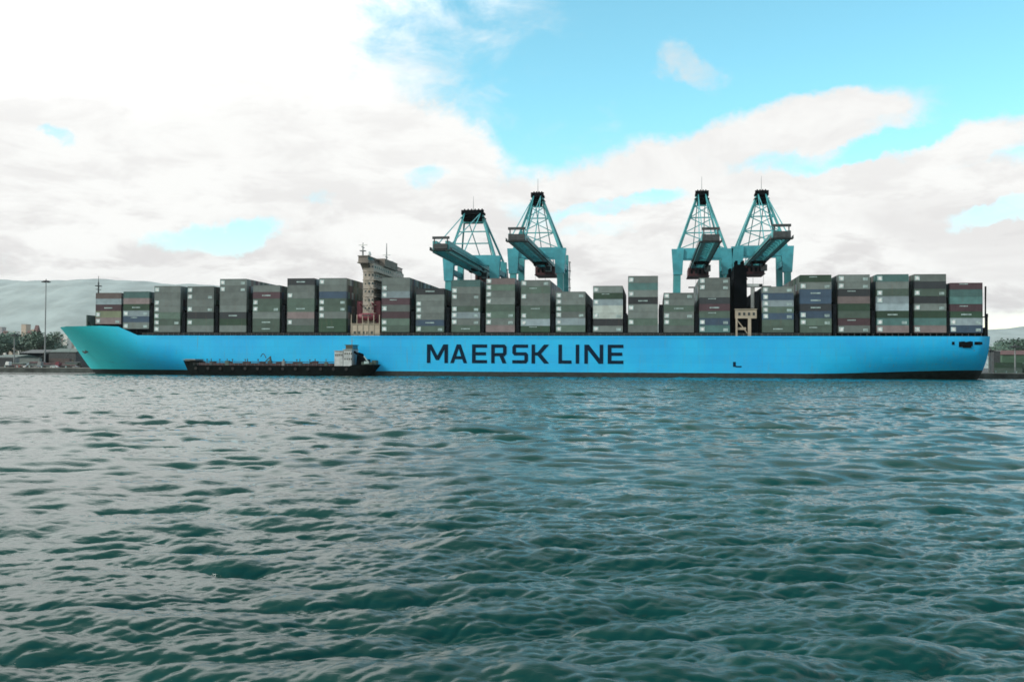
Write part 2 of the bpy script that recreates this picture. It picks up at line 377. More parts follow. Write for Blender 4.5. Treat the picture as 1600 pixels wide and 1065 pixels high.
def hills():
    prof = [(-900, 452), (-500, 446), (-200, 440), (0, 437.5), (60, 438.5), (120, 438), (180, 441), (240, 443), (300, 444.5), (360, 447), (450, 453), (560, 463), (700, 478), (850, 492), (980, 503),
            (1100, 508), (1250, 512), (1400, 514), (1560, 511), (1600, 510), (1750, 507), (2000, 500), (2300, 508), (2700, 520)]
    Y0 = 6000.0; pts = [at(px, py, Y0) for px, py in prof]
    xs = np.array([p.x for p in pts]); zs = np.array([p.z for p in pts])
    nx, ny = 320, 60
    X = np.linspace(xs[0], xs[-1], nx); H = np.interp(X, xs, zs)
    rng = np.random.default_rng(4)
    H = H+np.sum([a*np.sin(X*f+rng.uniform(0, 6)) for a, f in ((9, .0031), (6, .0078), (3.5, .019), (2, .043))], axis=0)*np.clip(H/300, .15, 1)
    vs = []; fs = []
    for j in range(ny):
        t = j/(ny-1); Y = 4300+t*3200
        prof_t = math.sin(min(1, t/0.53)*math.pi/2)**1.3 if t < 0.53 else max(0, math.cos((t-0.53)/0.47*math.pi/2))
        for i in range(nx):
            n = 0.5*math.sin(X[i]*0.006+t*9)+0.3*math.sin(X[i]*0.017+t*23+1)+0.2*math.sin(X[i]*0.04-t*31)
            z = H[i]*prof_t*(1+0.045*n*(1-prof_t)*2)
            vs.append((X[i]*(Y/Y0)**0.15, Y, z-2))
    for j in range(ny-1):
        for i in range(nx-1): fs.append((j*nx+i, j*nx+i+1, (j+1)*nx+i+1, (j+1)*nx+i))
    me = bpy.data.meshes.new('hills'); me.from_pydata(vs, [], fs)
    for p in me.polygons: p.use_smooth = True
    me.materials.append(mat('hazed_hill_scrub', (0.29, 0.335, 0.325), 0.95, 0.13, 0.006, bump=0.6))  # scrub tone paled so the base colour carries the distance haze
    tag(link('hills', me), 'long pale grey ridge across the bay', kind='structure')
hills()

# ------------------------------------------------------------------ the ship
YN = 410.0; HB = 29.5; YC = YN+HB
ship = empty('container_ship', (0, YC, 0))
tag(ship, 'huge light blue container ship moored along the quay, stacked high with boxes', 'ship')
def P(px, Y=YN): return at(px, 555, Y).x
ZD = at(820, 524.5, YN).z                        # main deck edge above the water
ZF = ZD+4.3                                      # forecastle bulwark
XB = at(100, 514, YC).x; XS = P(1548); XSTEM = at(149, 583, YC).x
L_FWD = 78.0
def zt(x):   # top edge of the hull plating
    xa, xb = P(194, YC-20), P(219, YN)
    t = min(1, max(0, (x-xa)/(xb-xa))); t = t*t*(3-2*t)
    return ZF*(1-t)+ZD*t
def halfb(x, z, zd):
    """half breadth at length x and height z"""
    u = max(0.0, min(1.0, z/zd))
    xs = XSTEM+(XB-XSTEM)*u**0.85
    Lf = L_FWD*(1.25-0.62*u)
    t = max(0.0, min(1.0, (x-xs)/Lf))
    b = HB*(1-(1-t)**(1.9+0.9*u))**(0.95-0.22*u)
    d = max(0.0, min(1.0, (x-(XS-74))/74.0))
    b *= 1-0.40*d**1.2*(1-u)**2.6-0.02*d*d
    return b
def hull():
    levels = [-3.0, -1.0, 0.0, 0.7, 1.4, 2.15, 2.8, 3.6, 5.5, 7.5, 9.5, 11.5, 13.5, 15.2, 16.6, 1.0e9]
    sv = [0, .004, .012, .025, .045, .07, .10, .14, .18, .23, .29, .36, .44, .53, .63, .74, .86, 1.0]
    cols = []
    X1 = XB+L_FWD*1.3; stern0 = XS-74
    for s_ in sv: cols.append(('f', s_))
    n = 14
    for i in range(1, n): cols.append(('m', X1+(stern0-X1)*i/n))
    for i in range(0, 17): cols.append(('s', stern0+74*i/16))
    V = []; F = []
    for kd, c in cols:
        for side in (-1, 1):
            for li, zl in enumerate(levels):
                if kd == 'f':
                    x = XB+(X1-XB)*c; zd = zt(x)
                    z = zd*1.0 if zl > 1e8 else zl*zd/ZD if zl > 2.2 else zl
                    u = max(0, min(1, z/zd)); xs = XSTEM+(XB-XSTEM)*u**0.85
                    if z < 0: xs += -z*1.2
                    x = xs+(X1-xs)*c
                    zd2 = zt(x); b = halfb(x, z, zd2) if c > 0 else 0.0
                    if c > 0: b = max(b, 0.25*min(1, c/.01))
                elif kd == 'm':
                    x = c; z = ZD if zl > 1e8 else zl; b = HB
                    if x < XB+L_FWD*1.3+60: b = halfb(x, z, ZD)
                else:
                    x = c; z = ZD if zl > 1e8 else zl; b = halfb(x, z, ZD)
                    d = (x-stern0)/74
                    if d > 0.96: x = x-(1-max(0, z)/ZD)*1.2*(d-0.96)/0.04
                V.append((x, YC+side*b, z))
    nl = len(levels); nc = len(cols)
    idx = lambda c, s_, l: c*2*nl+s_*nl+l
    for c in range(nc-1):
        for l in range(nl-1):
            F.append((idx(c, 0, l), idx(c+1, 0, l), idx(c+1, 0, l+1), idx(c, 0, l+1)))
            F.append((idx(c+1, 1, l), idx(c, 1, l), idx(c, 1, l+1), idx(c+1, 1, l+1)))
    for l in range(nl-1):   # transom
        F.append((idx(nc-1, 0, l), idx(nc-1, 1, l), idx(nc-1, 1, l+1), idx(nc-1, 0, l+1)))
    me = bpy.data.meshes.new('hull'); me.from_pydata([(x, y-YC, z) for x, y, z in V], [], F)
    bm = bmesh.new(); bm.from_mesh(me); bmesh.ops.remove_doubles(bm, verts=bm.verts, dist=0.02); bmesh.ops.recalc_face_normals(bm, faces=bm.faces); bm.to_mesh(me); bm.free()
    for p in me.polygons: p.use_smooth = abs(p.normal.x) < 0.9
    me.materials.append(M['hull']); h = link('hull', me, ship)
    # deck plate, one step below the bulwark
    dv = []; df = []
    xs = np.linspace(XB+4, XS-0.4, 90)
    for x in xs:
        z = zt(x)-1.1; b = max(0.05, halfb(x, z, zt(x))-0.35); dv += [(x, -b, z), (x, b, z)]
    for i in range(len(xs)-1): df.append((2*i, 2*i+2, 2*i+3, 2*i+1))
    dm = bpy.data.meshes.new('deck'); dm.from_pydata(dv, [], df); dm.materials.append(M['deckred']); link('deck', dm, ship)
    return h
HULL = hull()
def ynear(x, z=None): return YC-halfb(x, z if z is not None else zt(x), zt(x))

# lettering on the side
GL = {
 'M': ([(0,0),(0,1),(.22,1),(.5,.40),(.78,1),(1,1),(1,0),(.83,0),(.83,.72),(.575,.16),(.425,.16),(.17,.72),(.17,0)], None),
 'A': ([(0,0),(.38,1),(.62,1),(1,0),(.79,0),(.71,.21),(.29,.21),(.21,0)], [(.36,.37),(.64,.37),(.5,.78)]),
 'E': ([(0,0),(0,1),(1,1),(1,.83),(.24,.83),(.24,.59),(.93,.59),(.93,.42),(.24,.42),(.24,.17),(1,.17),(1,0)], None),
 'R': ([(0,0),(0,1),(.88,1),(1,.88),(1,.5),(.88,.38),(.80,.38),(1,0),(.74,0),(.54,.38),(.23,.38),(.23,0)], [(.23,.55),(.23,.83),(.77,.83),(.77,.55)]),
 'S': ([(0,0),(.88,0),(1,.12),(1,.48),(.88,.59),(.23,.59),(.23,.83),(1,.83),(1,1),(.12,1),(0,.88),(0,.54),(.12,.42),(.77,.42),(.77,.17),(0,.17)], None),
 'K': ([(0,0),(0,1),(.2,1),(.2,.59),(.34,.59),(.71,1),(1,1),(.55,.51),(1,0),(.71,0),(.34,.42),(.2,.42),(.2,0)], None),
 'L': ([(0,0),(0,1),(.27,1),(.27,.17),(1,.17),(1,0)], None),
 'I': ([(0,0),(0,1),(1,1),(1,0)], None),
 'N': ([(0,0),(0,1),(.24,1),(.81,.28),(.81,1),(1,1),(1,0),(.76,0),(.19,.72),(.19,0)], None)}
def lettering():
    z0 = at(820, 567.5, YN).z; z1 = at(820, 538, YN).z
    cu = bpy.data.curves.new('lettering', 'CURVE'); cu.dimensions = '2D'; cu.fill_mode = 'BOTH'; cu.extrude = 0.04
    for ch, a, b in [('M',667,700),('A',703.5,730),('E',737.5,761),('R',767.5,791.5),('S',800.5,825),('K',830.5,858),('L',872.5,893),('I',899.5,905),('N',913,942.5),('E',949.5,974)]:
        xa, xb = P(a), P(b)
        for ring in GL[ch]:
            if not ring: continue
            sp = cu.splines.new('POLY'); sp.points.add(len(ring)-1); sp.use_cyclic_u = True
            for q_, (u, v) in zip(sp.points, ring): q_.co = (xa+(xb-xa)*u, z0+(z1-z0)*v, 0, 1)
    to = bpy.data.objects.new('tmp_lettering', cu); COL.objects.link(to)
    dg = bpy.context.evaluated_depsgraph_get(); me = bpy.data.meshes.new_from_object(to.evaluated_get(dg)); bpy.data.objects.remove(to)
    me.transform(Matrix.Rotation(math.pi/2, 4, 'X')); me.transform(Matrix.Translation((0, -HB-0.06, 0)))
    me.materials.clear(); me.materials.append(M['letter']); me.name = 'lettering'
    o = link('lettering', me, HULL); o['label'] = 'dark navy capitals reading MAERSK LINE on the hull side'
lettering()

# mooring openings at the stern, hull marks, bow anchor pocket
def onhull(px, py, w, h, name, m, thick=0.25):
    x = P(px); z = at(px, py, YN).z; y = ynear(x, z)-YC
    MB().box(x-w/2, x+w/2, y-0.08, y+thick, z-h/2, z+h/2).build(name, m, HULL)
for px, py, w, h in [(1490, 536, 1.0, 1.2), (1504, 537.5, 2.4, 2.2), (1512, 538, 3.2, 2.6), (1518, 537, 1.4, 1.8), (1528, 536, 2.2, 1.2), (1534, 536, 0.9, 1.0)]:
    onhull(px, py, w, h, 'mooring_port', M['black'])
onhull(1147.5, 569, 1.1, 2.0, 'tug_mark', M['letter']); onhull(1154, 572.5, 2.4, 0.5, 'tug_mark', M['letter'])
def anchor():
    x = at(140, 548, YC-8).x; z = at(140, 548, YC-8).z; y = ynear(x, z)-YC
    m = MB().tube((x, y+0.6, z+2.0), (x, y-0.5, z-0.8), 0.35, 0.35); m.bar((x-1.4, y-0.5, z-0.2), (x, y-0.6, z-1.1), 0.5); m.bar((x+1.4, y-0.5, z-0.2), (x, y-0.6, z-1.1), 0.5)
    m.build('anchor', M['steel'], ship)
anchor()

# ---- bays of containers
CL = 12.192; CW = 2.438; PITCH = 2.53
bays = [  # (x left px, x right px, top py, bottom py, paints from the top down)
 ('A', 143, 187, 457, 506, 'hlmop'), ('B', 189, 233, 455, 513.5, 'tpnlbg'), ('C', 238, 281, 447, 518.5, 'ggggGGg'),
 ('D', 290, 333, 447, 518.5, 'ggggdGg'), ('E', 340, 385, 432, 518.5, 'gggggdng'), ('F', 392, 437, 443, 518.5, 'gmGGgGG'),
 ('G', 446, 491, 434, 518.5, 'dggGGpgG'), ('H', 496, 541, 434, 518.5, 'ggbGGgnn'), ('I', 594, 640, 433, 518.5, 'gglmgmGG'),
 ('J', 648, 694, 450, 518.5, 'dggggbG'), ('K', 704, 750, 437, 518.5, 'tgggGlgG'), ('L', 758, 804, 435, 518.5, 'pGggGGgp'),
 ('M', 813, 859, 437, 518.5, 'gGggGGln'), ('N', 868, 914, 455, 518.5, 'ggGglG'), ('O', 926, 973, 446, 518.5, 'gnlwwdg'),
 ('P', 981, 1028, 430, 519, 'gtgdggGg'), ('Q', 1037, 1084, 457.5, 519, 'ggGgGg'), ('R', 1093, 1140, 434, 519, 'gggdmGbt'),
 ('S', 1192, 1240, 448, 519, 'gblGbGG'), ('T', 1251, 1299, 428, 519.5, 'ngbbdbGG'), ('U', 1311, 1359, 428, 519.5, 'ggdpnGmg'),
 ('V', 1371, 1420, 428, 519.5, 'tgGllntp'), ('W', 1431, 1480, 428, 519.5, 'gdGdgntp'), ('X', 1487, 1527, 442, 519.5, 'mttmnlb')]
SPOT = {  # tiers (from the top) whose boxes carry the pale square emblem
 'A':'l', }
def container_mesh(name, h, paint):
    m = MB(); fr = 0.14
    # frame: corner posts and rails
    for x in (0, CL-fr*1.1):
        for y in (0, CW-fr): m.box(x, x+fr*1.1, y, y+fr, 0, h)
    for y in (0, CW-fr):
        m.box(fr*1.1, CL-fr*1.1, y, y+fr, 0, 0.16); m.box(fr*1.1, CL-fr*1.1, y, y+fr, h-0.12, h)
    # corrugated long sides
    n = 22; x0 = fr*1.1; x1 = CL-fr*1.1; st = (x1-x0)/n
    for side in (0, 1):
        pts = []
        for i in range(n):
            xa = x0+i*st; a, b = (0.035, 0.085)
            pts += [(xa, a), (xa+st*0.30, a), (xa+st*0.5, b), (xa+st*0.80, b)]
        pts.append((x1, 0.035)); b0 = len(m.v)
        for x, d in pts:
            y = d if side == 0 else CW-d
            m.v += [(x, y, 0.16), (x, y, h-0.12)]
        for i in range(len(pts)-1):
            m.f.append((b0+2*i, b0+2*i+2, b0+2*i+3, b0+2*i+1)); m.mi.append(0)
    # ends and roof, floor
    m.box(0.06, CL-0.06, 0.10, CW-0.10, 0.02, h-0.03)
    for x in (-0.03, ):   # door rods
        for y in (0.45, 0.85, 1.55, 1.95): m.box(x, x+0.06, y, y+0.05, 0.15, h-0.15)
    return m.mesh(name, [paint])
CMESH = {}
def cmesh(c, h):
    if (c, h) not in CMESH: CMESH[(c, h)] = container_mesh('shipping_container', h, CM[c])
    return CMESH[(c, h)]
def star_mesh():
    m = MB(); m.box(0.30, 2.2, -0.030, 0.02, 0.45, 2.2)
    m.cur = 1; pts = []
    for i in range(14):
        a = math.pi/2+i*math.pi/7; r = 0.85 if i % 2 == 0 else 0.42
        pts.append((1.3+r*math.cos(a), 1.32+r*math.sin(a)))
    m.prism(pts, -0.045, -0.032); return m.mesh('emblem_panel', [M['pale'], M['star']])
STAR = star_mesh()
def strip_mesh(x0, x1, z0, z1):
    m = MB(); x = x0; rnd = random.Random(int(x0*10))
    while x < x1-0.2:     # a row of letter-sized pale marks
        w = rnd.uniform(0.28, 0.42); m.box(x, x+w, -0.02, 0.03, z0, z1); x += w+0.14
    return m.mesh('side_marking', [M['pale']])
STRIPS = [strip_mesh(4.2, 8.2, 1.1, 1.6), strip_mesh(9.6, 11.7, 0.5, 1.6), strip_mesh(3.6, 6.8, 1.9, 2.25)]
# which faces of which bays show rows behind the first (tiers from the top, how many rows in)
INNER = {'E': (1, 8), 'H': (8, 4), 'I': (2, 15), 'M': (2, 5), 'T': (2, 8), 'K': (1, 5), 'R': (1, 5)}
NEXP = {}
rest = MB(); RESTKEYS = list(CC.keys()); LASH = []
for bi, (nm, xa, xb, pt, pb, paint) in enumerate(bays):
    xc = P((xa+xb)/2) if nm != 'X' else P(1512.5)
    x0 = xc-CL/2; x1 = xc+CL/2
    zb_deck = zt(xc)
    xi = x0 if bi < 3 else xc
    b = min(halfb(x0, zt(x0), zt(x0)), halfb(x1, zt(x1), zt(x1)))
    rows = min(23, int((2*b-0.3)/PITCH)); w = rows*PITCH
    y0 = YC-w/2
    z0 = at((xa+xb)/2, pb, y0).z; z1 = at((xa+xb)/2, pt, y0).z
    n = len(paint); H = z1-z0
    nh = max(0, min(n, int(round((H-n*2.59)/0.306))))
    hs = [2.896 if i < nh else 2.591 for i in range(n)]; random.Random(bi).shuffle(hs)
    LASH.append((nm, x0, x1, y0, y0+w, z0, z0+sum(hs), hs))
    rnd = random.Random(100+bi)
    inner = INNER.get(nm, (0, 0))
    z = z0
    for t in range(n):                      # from the bottom
        c = paint[n-1-t]; top = n-1-t; h = hs[t]
        word = CC[c][0]; tier = 'topmost' if t == n-1 else ('bottom' if t == 0 else ORD[t]+' up')
        o = link('shipping_container', cmesh(c, h), None, (x0, y0, z))
        tag(o, f'{word} container, {tier} in the outer row of the {nth(bi+1)} bay from the bow', 'container', 'containers in the outer row facing the water')
        if c in 'gGlwtop' and rnd.random() < 0.62 or c == 'b' and rnd.random() < 0.4:
            link('emblem_panel', STAR, o)
            if rnd.random() < 0.55: link('side_marking', STRIPS[1], o)
        elif c in 'nmdbGh' and rnd.random() < 0.6: link('side_marking', rnd.choice((STRIPS[0], STRIPS[2])), o)
        for r in range(1, rows):
            cc = rnd.choice('ggggGGtbdmlnph')
            y = y0+r*PITCH+ (0.02 if r % 2 else 0)
            if top < inner[0] and r <= inner[1]:
                q_ = link('shipping_container', cmesh(cc, h), None, (x0, y, z))
                tag(q_, f'{CC[cc][0]} container, {tier}, {nth(r+1)} row inboard, {nth(bi+1)} bay from bow', 'container', 'containers stowed behind the outer row')
            elif r <= 2 or r >= rows-2 or t >= n-3 or (r % 4 == 0):
                rest.cur = RESTKEYS.index(cc); rest.box(x0+0.02, x1-0.02, y, y+CW, z+0.01, z+h-0.02)
            else:
                rest.cur = RESTKEYS.index(cc); rest.box(x0+0.02, x1-0.02, y, y+CW, z+0.01, z+h-0.02)
        z += h
tag(rest.build('stacked_containers', [CM[c] for c in RESTKEYS], None, fix=False), 'mass of further containers stowed inboard behind the outer rows', 'container', kind='stuff')

# hatch coamings and pedestals below the stacks: dark band above the deck edge
for (nm, x0, x1, ya, yb, zb, ztp, hs) in LASH:
    m = MB(); zd = zt((x0+x1)/2)-1.1
    m.box(x0-0.5, x1+0.5, ya-YC+1.6, yb-YC-1.6, zd, zb-0.35); m.box(x0-0.3, x1+0.3, ya-YC+0.1, yb-YC-0.1, zb-0.34, zb-0.06)
    for x in (x0+0.3, x0+CL/2, x1-0.7):
        for y in (ya-YC+0.2, yb-YC-0.8): m.box(x, x+0.5, y, y+0.6, zd, zb-0.35)
    m.build('hatch_coaming', M['lash'], ship)
# lashing bridges in the gaps
for i in range(len(LASH)-1):
    a, b = LASH[i], LASH[i+1]; gap0, gap1 = a[2], b[1]
    if gap1-gap0 > 8 or gap1-gap0 < 0.9: continue
    cx = (gap0+gap1)/2; th = min(1.3, (gap1-gap0)-0.5); ya = max(a[3], b[3])-YC; yb = min(a[4], b[4])-YC
    zd = zt(cx)-1.1; zl = a[5]+sum(sorted(a[7])[:3])+(2.7 if i % 2 else 0)
    m = MB(); y = ya+0.1
    while y < yb:
        m.box(cx-th/2, cx+th/2, y, y+0.35, zd, zl); y += PITCH*2
    z = a[5]
    while z < zl+0.1: m.box(cx-th/2+0.03, cx+th/2-0.03, ya+0.12, yb-0.1, z-0.12, z); z += 2.7
    m.box(cx-th/2+0.02, cx-th/2+0.08, ya+0.3, yb-0.3, zl, zl+1.0)
    m.build('lashing_bridge', M['lash'], ship)
# stern lashing frame with its raking brace
sx_ = LASH[-1]; m = MB(); xe = sx_[2]
xr = P(1546); zr = at(1540, 495, YN).z; zd = ZD-0.4
for y in (-HB+0.6, -HB+9, -9, 0, 9, HB-9, HB-1.2):
    m.box(xr-0.9, xr-0.3, y, y+0.5, zd, zr); m.box(xe+0.5, xe+1.0, y, y+0.5, zd, zr)
    m.bar((xr-1.2, y+0.25, zr), (xe+0.9, y+0.25, at(1530, 447, YN).z), 0.45)
    m.bar((xe+0.75, y+0.25, zr), (xe+0.75, y+0.25, at(1530, 447, YN).z), 0.45)
m.box(xe+0.4, xr-0.2, -HB+0.5, HB-0.5, zr, zr+0.3); m.box(xe+1.2, xr-1.0, -HB+0.9, HB-0.9, zd, zr-4)
m.box(xe+0.4, xr-0.2, -HB+0.62, -HB+0.7, zr+0.3, zr+1.3)
m.build('stern_lashing_frame', M['lash'], ship)

# deck rail
m = MB(); x = P(222); 
while x < XS-1:
    y = -halfb(x, ZD, ZD)+0.15; m.box(x, x+0.06, y, y+0.06, ZD, ZD+1.1); x += 2.4
for z in (0.4, 0.75, 1.1):
    m.bar((P(222), -HB+0.18, ZD+z), (XS-1, -HB+0.18+1.1, ZD+z) if False else (XS-60, -HB+0.18, ZD+z), 0.05)
m.build('deck_rail', M['grey'], ship)
# rubbing strake / sheer moulding along the top of the side
m = MB(); m.box(P(240), XS-70, -HB-0.10, -HB+0.02, ZD-0.7, ZD-0.42); m.build('sheer_strake', M['hull'], HULL)

# foremast and forecastle gear
def foremast():
    p = at(153, 508, YC); z1 = at(153, 431, YC).z
    m = MB(); m.tube((p.x, 0, ZF-2), (p.x, 0, z1-3), 0.55, 0.3); m.tube((p.x, 0, z1-3), (p.x, 0, z1), 0.15, 0.1)
    m.box(p.x-0.9, p.x+0.9, -1.6, 1.6, z1-5, z1-4.6); m.bar((p.x, -2.2, z1-6.5), (p.x, 2.2, z1-6.5), 0.25); m.build('foremast', M['steel'], ship)
    x0 = at(131, 500, YC-10).x
    m = MB(); m.box(x0, x0+0.5, -8, 8, ZF-1.2, at(133, 492, YC-8).z)   # breakwater plate
    m.bar((x0+0.3, -6, ZF+3), (x0+3, -6, ZF-1), 0.4); m.bar((x0+0.3, 6, ZF+3), (x0+3, 6, ZF-1), 0.4); m.box(x0+0.5, x0+10, -9, 9, ZF-1.2, ZF+0.5)
    m.build('breakwater', M['grime'], ship)
    for xx in (at(113, 512, YC).x, at(121, 512, YC).x):
        m = MB(); m.tube((xx, -3.5, ZF-0.6), (xx, -0.6, ZF-0.6), 0.9, n=12); m.box(xx-1, xx+1, -4.2, -3.5, ZF-1.2, ZF+0.8); m.build('mooring_winch', M['grime'], ship)
foremast()

# bridge tower
def tower():
    Yt = YN+1.5; xl = at(562, 480, Yt).x; xr = at(582, 480, Yt).x
    zt0 = ZD-1; ztop = at(575, 399.5, Yt).z
    root = MB()
    y0 = Yt-YC+2.0; y1 = -y0
    root.box(xl+0.8, xr-0.2, y0, y1, zt0, ztop-3.0)
    for i in range(1, 9):                       # deck edges
        z = zt0+(ztop-3-zt0)*i/9; root.box(xl+0.5, xr+0.9, y0-0.25, y1+0.25, z-0.12, z+0.06)
    hs = root.build('deckhouse', M['tower'], ship)
    for i in range(9):                          # windows, near side and aft face
        z = zt0+(ztop-3-zt0)*(i+0.45)/9
        for x in (xl+1.6, xl+3.2, xl+4.6): MB().box(x, x+0.8, y0-0.05, y0+0.1, z, z+1.0).build('window', M['glass'], hs)
    m = MB()
    for i in range(9):
        z = zt0+(ztop-3-zt0)*(i+0.45)/9; y = y0+2
        while y < y1-2: m.box(xr-0.22, xr-0.14, y, y+1.0, z, z+1.0); y += 3.1
    m.build('window_rows', M['glass'], hs)
    # external stair on the near side
    m = MB()
    for i in range(8):
        z = zt0+(ztop-3-zt0)*i/9; zz = zt0+(ztop-3-zt0)*(i+1)/9
        a, b_ = (xl+1.2, xr-1.6) if i % 2 else (xr-1.6, xl+1.2)
        m.bar((a, y0-0.8, z+0.1), (b_, y0-0.8, zz+0.1), 0.14, 0.35)
    m.build('stair', M['cream'], hs)
    w = MB(); we = xl+3.6; w.box(xl-0.8, we+0.5, -HB-0.3, HB+0.3, ztop-3.2, ztop-2.8)       # wing deck
    w.box(xl-0.4, we+0.3, -HB, HB, ztop-2.8, ztop-1.7); w.box(xl-0.6, we+0.4, -HB-0.2, HB+0.2, ztop-0.35, ztop); w.box(xl+0.2, xr+0.6, -11, 11, ztop-2.9, ztop+0.6)
    for y in np.arange(-HB+0.05, HB-0.2, 2.2): w.box(xl-0.35, we+0.25, y, y+0.22, ztop-1.7, ztop-0.35)
    for s_ in (-1, 1): w.bar((xl+1.8, s_*(HB-1), ztop-3.2), (xl+1.8, s_*(HB-9), ztop-8.2), 3.2, 0.5)
    wo = w.build('bridge_wing', M['roofdark'], ship)
    g_ = MB().box(xl-0.28, we+0.18, -HB+0.12, HB-0.12, ztop-1.7, ztop-0.36); g_.build('wheelhouse_window', M['glass'], wo)
    for px, Y_, top in ((567, YN+6, 379), (604, YC+16, 380)):
        x = at(px, 400, Y_).x; z1 = at(px, top, Y_).z; y = Y_-YC
        k_ = MB(); k_.tube((x, y, ztop-0.1), (x, y, z1), 0.42, 0.16); k_.box(x-1.2, x+1.2, y-1.2, y+1.2, ztop+2.5, ztop+2.8); k_.bar((x, y-2.2, ztop+4.2), (x, y+2.2, ztop+4.2), 0.25)
        mo = k_.build('radar_mast', M['grey'], ship); MB().box(x-1.9, x+1.9, y-0.2, y+0.2, ztop+5.0, ztop+5.4).build('radar_scanner', M['white'], mo)
        k_ = MB().tube((x+2.0, y+3, ztop), (x+2.0, y+3, ztop+1.0), 0.5, 0.5, 10); k_.tube((x+2, y+3, ztop+1), (x+2, y+3, ztop+2.6), 0.95, 0.5, 10); k_.build('satellite_dome', M['white'], ship)
    # lower side house with the lifeboat
    x0, x1 = P(548), P(592); za = ZD-0.3; zb_ = at(570, 506, YN).z; zc = at(570, 478, YN).z
    m = MB(); m.box(x0, x1, -HB+0.5, -HB+7, za, zb_); m.box(x0-0.2, x1+0.2, -HB+0.2, -HB+7.2, zb_, zb_+0.25)
    for i in range(6): xx = x0+(x1-x0)*i/5; m.box(xx-0.15, xx+0.15, -HB+0.3, -HB+0.6, za, zb_+4)
    m.build('boat_deck_house', M['cream'], ship)
    for i in range(5): xx = x0+1+(x1-x0-3)*i/5; MB().box(xx, xx+1.1, -HB+0.42, -HB+0.55, za+1.0, za+2.2).build('window', M['glass'], ship)
    # lifeboat: lofted enclosed hull
    bm = bmesh.new(); ringn = 14; secs = 13; xa, xb = P(556), P(586); rr = []
    for i in range(secs):
        t = i/(secs-1); x = xa+(xb-xa)*t; e = (1-abs(2*t-1)**3.0)**0.6 if 0 < t < 1 else 0.05
        ring = []
        for j in range(ringn):
            a = 2*math.pi*j/ringn; zr_ = math.sin(a); ring.append(bm.verts.new((x, -HB+1.9+1.65*e*math.cos(a), zb_+3.0+(1.75 if zr_ > 0 else 1.5)*zr_*(0.45+0.55*e))))
        rr.append(ring)
    for i in range(secs-1):
        for j in range(ringn): bm.faces.new((rr[i][j], rr[i+1][j], rr[i+1][(j+1) % ringn], rr[i][(j+1) % ringn]))
    bm.faces.new(rr[0]); bm.faces.new(list(reversed(rr[-1]))); bmesh.ops.recalc_face_normals(bm, faces=bm.faces)
    me = bpy.data.meshes.new('lifeboat'); bm.to_mesh(me); bm.free(); me.materials.append(M['orange']); lb = link('lifeboat', me, ship)
    for t in (0.3, 0.42, 0.54, 0.66): xx = xa+(xb-xa)*t; MB().box(xx, xx+0.7, -HB+0.2, -HB+0.5, zb_+3.5, zb_+4.0).build('window', M['glass'], lb)
    m = MB()
    for xx in (xa+1.2, xb-1.8):
        m.bar((xx, -HB+5.5, zb_), (xx, -HB+4.6, zc+0.5), 0.6); m.bar((xx, -HB+4.6, zc+0.4), (xx, -HB+0.7, zc+1.3), 0.55); m.bar((xx, -HB+1.6, zc+1.2), (xx, -HB+1.6, zb_+4.6), 0.12)
    m.box(x0+1, x1-1, -HB+5.2, -HB+6.2, zb_+0.2, zc+2.5); m.build('davit', M['orange'], ship)
tower()

# funnels and aft engine casing
def funnel():
    Yf = YN+6; x0, x1 = at(1146, 440, Yf).x, at(1167.5, 440, Yf).x
    zf = at(1156, 413, Yf).z; zb_ = at(1156, 478, Yf).z
    for s_ in (-1, 1):
        yy = -HB+6 if s_ < 0 else HB-20
        m = MB(); n = len(m.v)
        m.prism([(x0, zb_-3), (x1, zb_-3), (x1-0.2, zf-1.5), (x1-1.4, zf), (x0+0.8, zf), (x0+0.2, zf-2)], yy, yy+14)
        m.box(x0-0.15, x1+0.15, yy-0.15, yy+14.15, zf-6.2, zf-5.8)
        fo = m.build('funnel', M['black'], ship)
        for i in range(4):
            q_ = MB().tube((x0+1.4+(i % 2)*2.6, yy+3+5*(i//2), zf-1), (x0+1.4+(i % 2)*2.6, yy+3+5*(i//2), zf+1.8), 0.6, 0.6, 10); q_.build('exhaust_pipe', M['black'], fo)
    # casing with its gallery
    xa, xb = P(1146), P(1186); zc = at(1160, 483, YN).z; zd = at(1160, 497, YN).z; za = ZD-0.4
    m = MB(); m.box(xa+0.6, xb-0.4, -HB+3, HB-3, za, zb_-1.0)
    c_ = m.build('engine_casing', M['black'], ship)
    m = MB(); m.box(xa+0.8, xb-0.8, -HB+1.2, -HB+6, zd, zc); m.box(xa+1.5, xb-5, -HB+1.6, -HB+2.9, at(1160, 515, YN).z, at(1160, 511, YN).z)
    m.box(xb-4.2, xb-3.0, -HB+1.1, -HB+2.6, za, zd); m.box(xa+1.0, xa+1.7, -HB+1.1, -HB+2.6, za, zd)
    m.box(xa+0.6, xb-0.6, -HB+0.9, -HB+6.1, zc, zc+0.25); m.bar((xb-9, -HB+1.5, zd), (xb-4.4, -HB+1.5, za+1.5), 0.35)
    g_ = m.build('provision_gallery', M['cream'], ship)
    for i in range(4): MB().box(xa+2+i*1.9, xa+2.9+i*1.9, -HB+1.1, -HB+1.3, zd+1.2, zd+2.4).build('window', M['glass'], g_)
    # white vent posts aft of the funnel
    x = at(1176, 455, YN+8).x; z1 = at(1176, 448, YN+8).z; z2 = at(1176, 440, YN+8).z
    m = MB(); m.box(x-0.7, x+0.9, -HB+8, -HB+9.5, zb_-2, z1); m.box(x-3, x+2.5, -HB+7, -HB+11, z1, z2-0.9); m.build('vent_post', M['white'], ship)
    x = at(1183, 470, YN+5).x; m = MB(); m.box(x-0.9, x+0.9, -HB+5, HB-5, za, at(1183, 455, YN+5).z); m.build('aft_bulkhead', M['lash'], ship)
funnel()

